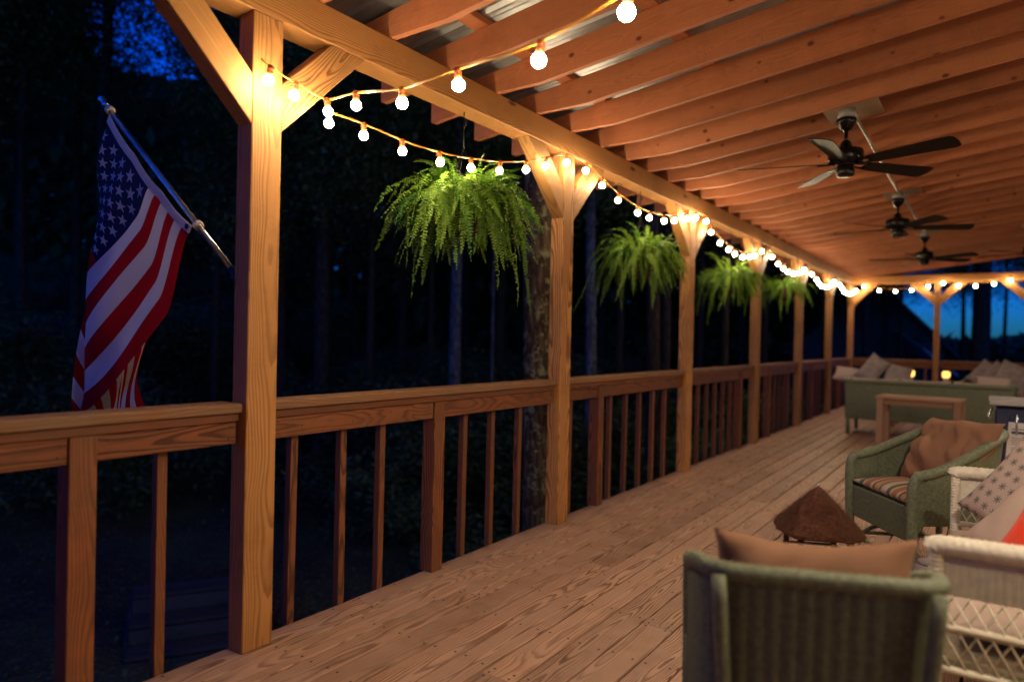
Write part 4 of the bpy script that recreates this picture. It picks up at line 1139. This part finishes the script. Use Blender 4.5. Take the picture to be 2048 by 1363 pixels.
def leaf_cloud(n, R, size, seed, flat=.75, clumps=26, mat=None, hole=.0):
    rn = random.Random(seed); v = []; f = []
    cl = []
    for _ in range(clumps):
        while True:
            p = Vector((rn.uniform(-1, 1), rn.uniform(-1, 1), rn.uniform(-1, 1)))
            if p.length < 1: break
        cl.append((Vector((p.x*R, p.y*R, p.z*R*flat)), R*rn.uniform(.22, .46)))
    for i in range(n):
        c, r = rn.choice(cl)
        d = Vector((rn.gauss(0, 1), rn.gauss(0, 1), rn.gauss(0, .6)))
        p = c + d.normalized()*r*rn.random()**.45
        a = Vector((rn.gauss(0, 1), rn.gauss(0, 1), rn.gauss(0, .5))).normalized(); b = a.cross(Vector((rn.gauss(0, .5), rn.gauss(0, .5), 1))).normalized()
        s = size*rn.uniform(.6, 1.3); o = len(v)
        v += [p-a*s, p+b*s*.42-a*s*.1, p+a*s, p-b*s*.42-a*s*.1]; f.append((o, o+1, o+2, o+3))
    return mesh('crown', v, f)
CRN = []
for i in range(4):
    me = leaf_cloud(36000, 3.0, .047, 100+i); me.materials.append(M_LEAF); CRN.append(me)
def trunk_mesh(r0, r1, h, seed, limbs=True, lean=(0, 0)):
    rn = random.Random(seed); pts = []
    n_ = 14
    for i in range(n_+1):
        t = i/n_; pts.append(Vector((lean[0]*t+.10*r0/.15*noise.noise(Vector((t*3, seed, 0))), lean[1]*t+.10*r0/.15*noise.noise(Vector((t*3, seed, 5))), h*t)))
    fl = lambda s, a: (r0+(r1-r0)*min(1, s/h))*(1+.30*math.exp(-s/.5))*(1+.06*noise.noise(Vector((cos(a)*2, sin(a)*2, s*.8+seed))))
    parts = [tube_data(resample(pts, .22), fl, 16)]
    if limbs:
        for q in range(7):
            t = rn.uniform(.45, .97); b = pts[int(t*n_)]; a = rn.random()*2*pi; L = rn.uniform(1.2, 2.6)
            d = Vector((cos(a), sin(a), rn.uniform(.2, .7)))
            parts.append(tube_data(smooth_path([b, b+d*L*.5, b+d*L+Vector((0, 0, .3))], 4), lambda s, th: max(.008, r1*.55*(1-s/L*.8)), 6))
    return join(parts)
def tree(x, y, r0, h, crowns, bk, lab, seed, grp=None, r1=None, lean=(0, 0), limbs=True):
    z = gz(x, y)-.1
    t = empty('forest_tree', (x, y, z), label=lab, cat='tree', group=grp)
    v, f = trunk_mesh(r0, r1 or r0*.45, h, seed, limbs, lean)
    obj('trunk', mesh('trunk', v, f, True), bk, t, (x, y, z))
    for (dx, dy, dz, s, k) in crowns:
        c = Vector((x+dx, y+dy, z+dz-CH)); dd = c.dot(Fw)
        if dd > 1:
            cxp, cyp, rp = 1024+1372*c.dot(R2)/dd, 681.5-1372*c.dot(U2)/dd, 1372*s*2.4/dd
            if ((cxp-318)/1.)**2+((cyp-70)/1.6)**2 < (rp+46)**2: continue
            if cxp > 1850 and cyp > 560: continue
        obj('crown', CRN[k], None, t, Matrix.Translation((x+dx, y+dy, z+dz)) @ rotz(seed*1.3+k) @ Matrix.Diagonal((s, s, s, 1)))
def D3(px, depth, py=690):
    """ground point seen at image column px at a depth (metres along the view)"""
    d = Fw + R2*((px-1024)/1372.) + U2*((681.5-py)/1372.)
    p = Vector((0, 0, CH)) + d*depth
    return p.x, p.y
def cr(rn, h, n=3, sp=1.6, s=(.8, 1.3)):
    return [(rn.uniform(-sp, sp), rn.uniform(-sp, sp), h*rn.uniform(.62, 1.02), rn.uniform(*s), rn.randrange(4)) for _ in range(n)]
rn = random.Random(77)
x, y = D3(1071, 6.4); tree(x, y, .150, 13, cr(rn, 13, 3), M_BARK, 'big lichen-spotted tree trunk just behind the second porch post', 1, r1=.10, limbs=False)
x, y = D3(910, 13); tree(x, y, .125, 14, cr(rn, 14, 3), M_BARKB, 'straight blue-grey tree trunk seen below the largest fern', 2, limbs=False)
x, y = D3(1305, 11); tree(x, y, .13, 12, cr(rn, 12, 3), M_BARKD, 'dark tree trunk under the second hanging fern', 3, limbs=False)
x, y = D3(1180, 12); tree(x, y, .11, 13, cr(rn, 13, 3), M_BARKB, 'faint blue tree trunk just right of the second post', 4, limbs=False)
x, y = D3(985, 14); tree(x, y, .04, 9, cr(rn, 9, 1, .5, (.4, .6)), M_BARKB, 'slim sapling trunk between the fern and the second post', 5, limbs=False)
x, y = D3(1962, 24); tree(x, y, .34, 15, cr(rn, 15, 3, 2.5), M_BARKD, 'thick dark tree trunk against the blue dusk at the far end', 6, limbs=False)
i = 0
G1 = 'dark forest trees beyond the railing'
for px_, dep, hh in [(-330, 13, 12), (-120, 14, 13), (40, 13, 12), (150, 16, 15), (205, 13, 13), (430, 15, 15), (480, 12, 8), (560, 15, 15), (640, 13, 14), (650, 18, 16), (740, 14, 15), (800, 20, 17), (860, 16, 15), (1000, 19, 17), (1100, 15, 15), (1240, 17, 16), (1330, 14, 14), (1400, 20, 17), (1450, 15, 15), (1530, 19, 16), (1590, 23, 17), (1650, 18, 15), (1730, 24, 16), (30, 19, 17), (470, 20, 17), (700, 26, 19), (930, 27, 19), (1200, 27, 19), (1480, 29, 19), (1770, 30, 17)]:
    x, y = D3(px_, dep); i += 1
    tree(x, y, rn.uniform(.08, .16), hh, cr(rn, hh, 5, 2.3, (.9, 1.35)), M_BARKD, 'tall dark leafy tree in the woods beyond the railing', 20+i, G1, limbs=(dep < 13))
for px_, dep, dz_ in ((1800, 27, 7.6), (1925, 30, 8.2), (2060, 26, 7.4), (2150, 30, 8.4), (1870, 33, 8.8), (2010, 34, 9.3)):
    x, y = D3(px_, dep); i += 1
    tree(x, y, .12, 9, [(0, 0, dz_-.5, 1.15, 0), (.8, .5, dz_+1.6, 1.25, 1), (-1.2, .3, dz_+2.6, 1.2, 2)], M_BARKD, 'dark tree whose crown hangs over the blue dusk beyond the far end', 90+i, 'trees beyond the far end of the porch', limbs=False)
# lower foliage that closes the view under the crowns
USED = []
BSH = []
for q in range(3):
    me = leaf_cloud(9000, 1.3, .05, 300+q, .8, 20); me.materials.append(M_BUSH); BSH.append(me)
for q in range(75):
    px_ = rn.uniform(-200, 1800); dep = rn.uniform(11, 26) if q < 60 else rn.uniform(24, 34)
    x, y = D3(px_, dep)
    s = rn.uniform(.7, 1.5)
    t = empty('understory_bush', (x, y, gz(x, y)), label='dark leafy bush on the forest floor beyond the railing', cat='bush', group='bushes on the dark forest floor')
    obj('foliage', BSH[q % 3], None, t, Matrix.Translation((x, y, gz(x, y)+s*.9)) @ rotz(q) @ Matrix.Diagonal((s*1.2, s*1.2, s, 1)))
    v, f = tube_data([(0, 0, 0), (.05, 0, s*.9)], .025, 6); obj('stem', mesh('stem', v, f), M_BARKD, t, (x, y, gz(x, y)))
# far wood as one mass
v = []; f = []
rq = random.Random(5)
for q in range(130000):
    px_ = rq.uniform(-500, 1800) if q % 12 else rq.uniform(1800, 2300)
    dep = rq.uniform(34, 60)
    x, y = D3(px_, dep)
    hh = 13.5+3*noise.noise(Vector((x*.08, y*.08, 0)))
    if 170 < px_ < 430: hh -= 1.6
    if px_ > 1790: hh = 3.7 + 1.2*noise.noise(Vector((x*.2, y*.2, 0)))
    p = Vector((x, y, gz(x, y)+hh*rq.random()**.8))
    a = Vector((rq.gauss(0, 1), rq.gauss(0, 1), rq.gauss(0, .6))).normalized(); b = a.cross(Vector((0, .3, 1))).normalized(); s = rq.uniform(.25, .55)
    o = len(v); v += [p-a*s, p+b*s*.6, p+a*s, p-b*s*.6]; f.append((o, o+1, o+2, o+3))
obj('far_woods', mesh('woods', v, f), M_BUSH, None, None, kind='stuff', label='far dark wood closing the view behind the trees')
# leaf litter and low plants
v = []; f = []
for q in range(30000):
    x = rq.uniform(-22, -3.2); y = rq.uniform(-2, 26); z = gz(x, y)
    a = Vector((rq.gauss(0, 1), rq.gauss(0, 1), rq.gauss(0, .5))).normalized(); b = a.cross(Vector((0, .2, 1))).normalized(); s = rq.uniform(.02, .055)
    p = Vector((x, y, z+rq.random()**3*.22)); o = len(v); v += [p-a*s, p+b*s*.5, p+a*s, p-b*s*.5]; f.append((o, o+1, o+2, o+3))
obj('ground_cover', mesh('cover', v, f), M_BUSH, None, None, kind='stuff', label='low weeds and fallen leaves on the ground below the deck')

# barn beyond the far end: dark gable, its eave drops across the blue sky
bx, by = D3(1760, 34)
bn = empty('barn', (bx, by, gz(bx, by)), label='dark barn with a pitched roof beyond the far end of the porch', cat='barn')
right = Vector((R2.x, R2.y, 0)).normalized(); away = Vector((Fw.x, Fw.y, 0)).normalized()
def BP(u, w, z): return Vector((bx, by, 0))+right*u+away*w+Vector((0, 0, z))
zg = -2.6
prism('wall', [BP(-4.2, 0, zg), BP(3.2, 0, zg), BP(3.2, 0, 1.2), BP(-.2, 0, 4.2), BP(-4.2, 0, 1.2)], away*7, (0, 0, 1), M_BARN, bn, ch=0)
prism('roof', [BP(3.75, -.3, .72), BP(-.2, -.3, 4.22), BP(-.2, -.3, 4.40), BP(3.85, -.3, .86)], away*7.6, right-Vector((0, 0, .88)), M_BARN, bn, ch=0)
prism('roof', [BP(-4.8, -.3, .75), BP(-.2, -.3, 4.22), BP(-.2, -.3, 4.40), BP(-4.9, -.3, .86)], away*7.6, right+Vector((0, 0, .8)), M_BARN, bn, ch=0)
prism('lean_to_roof', [BP(.6, -2.6, 1.15), BP(2.6, -2.6, -.35), BP(2.6, -2.6, -.28), BP(.6, -2.6, 1.22)], away*2.2+Vector((0, 0, .9)), (0, 1, 0), M_BARNROOF, bn, ch=0)
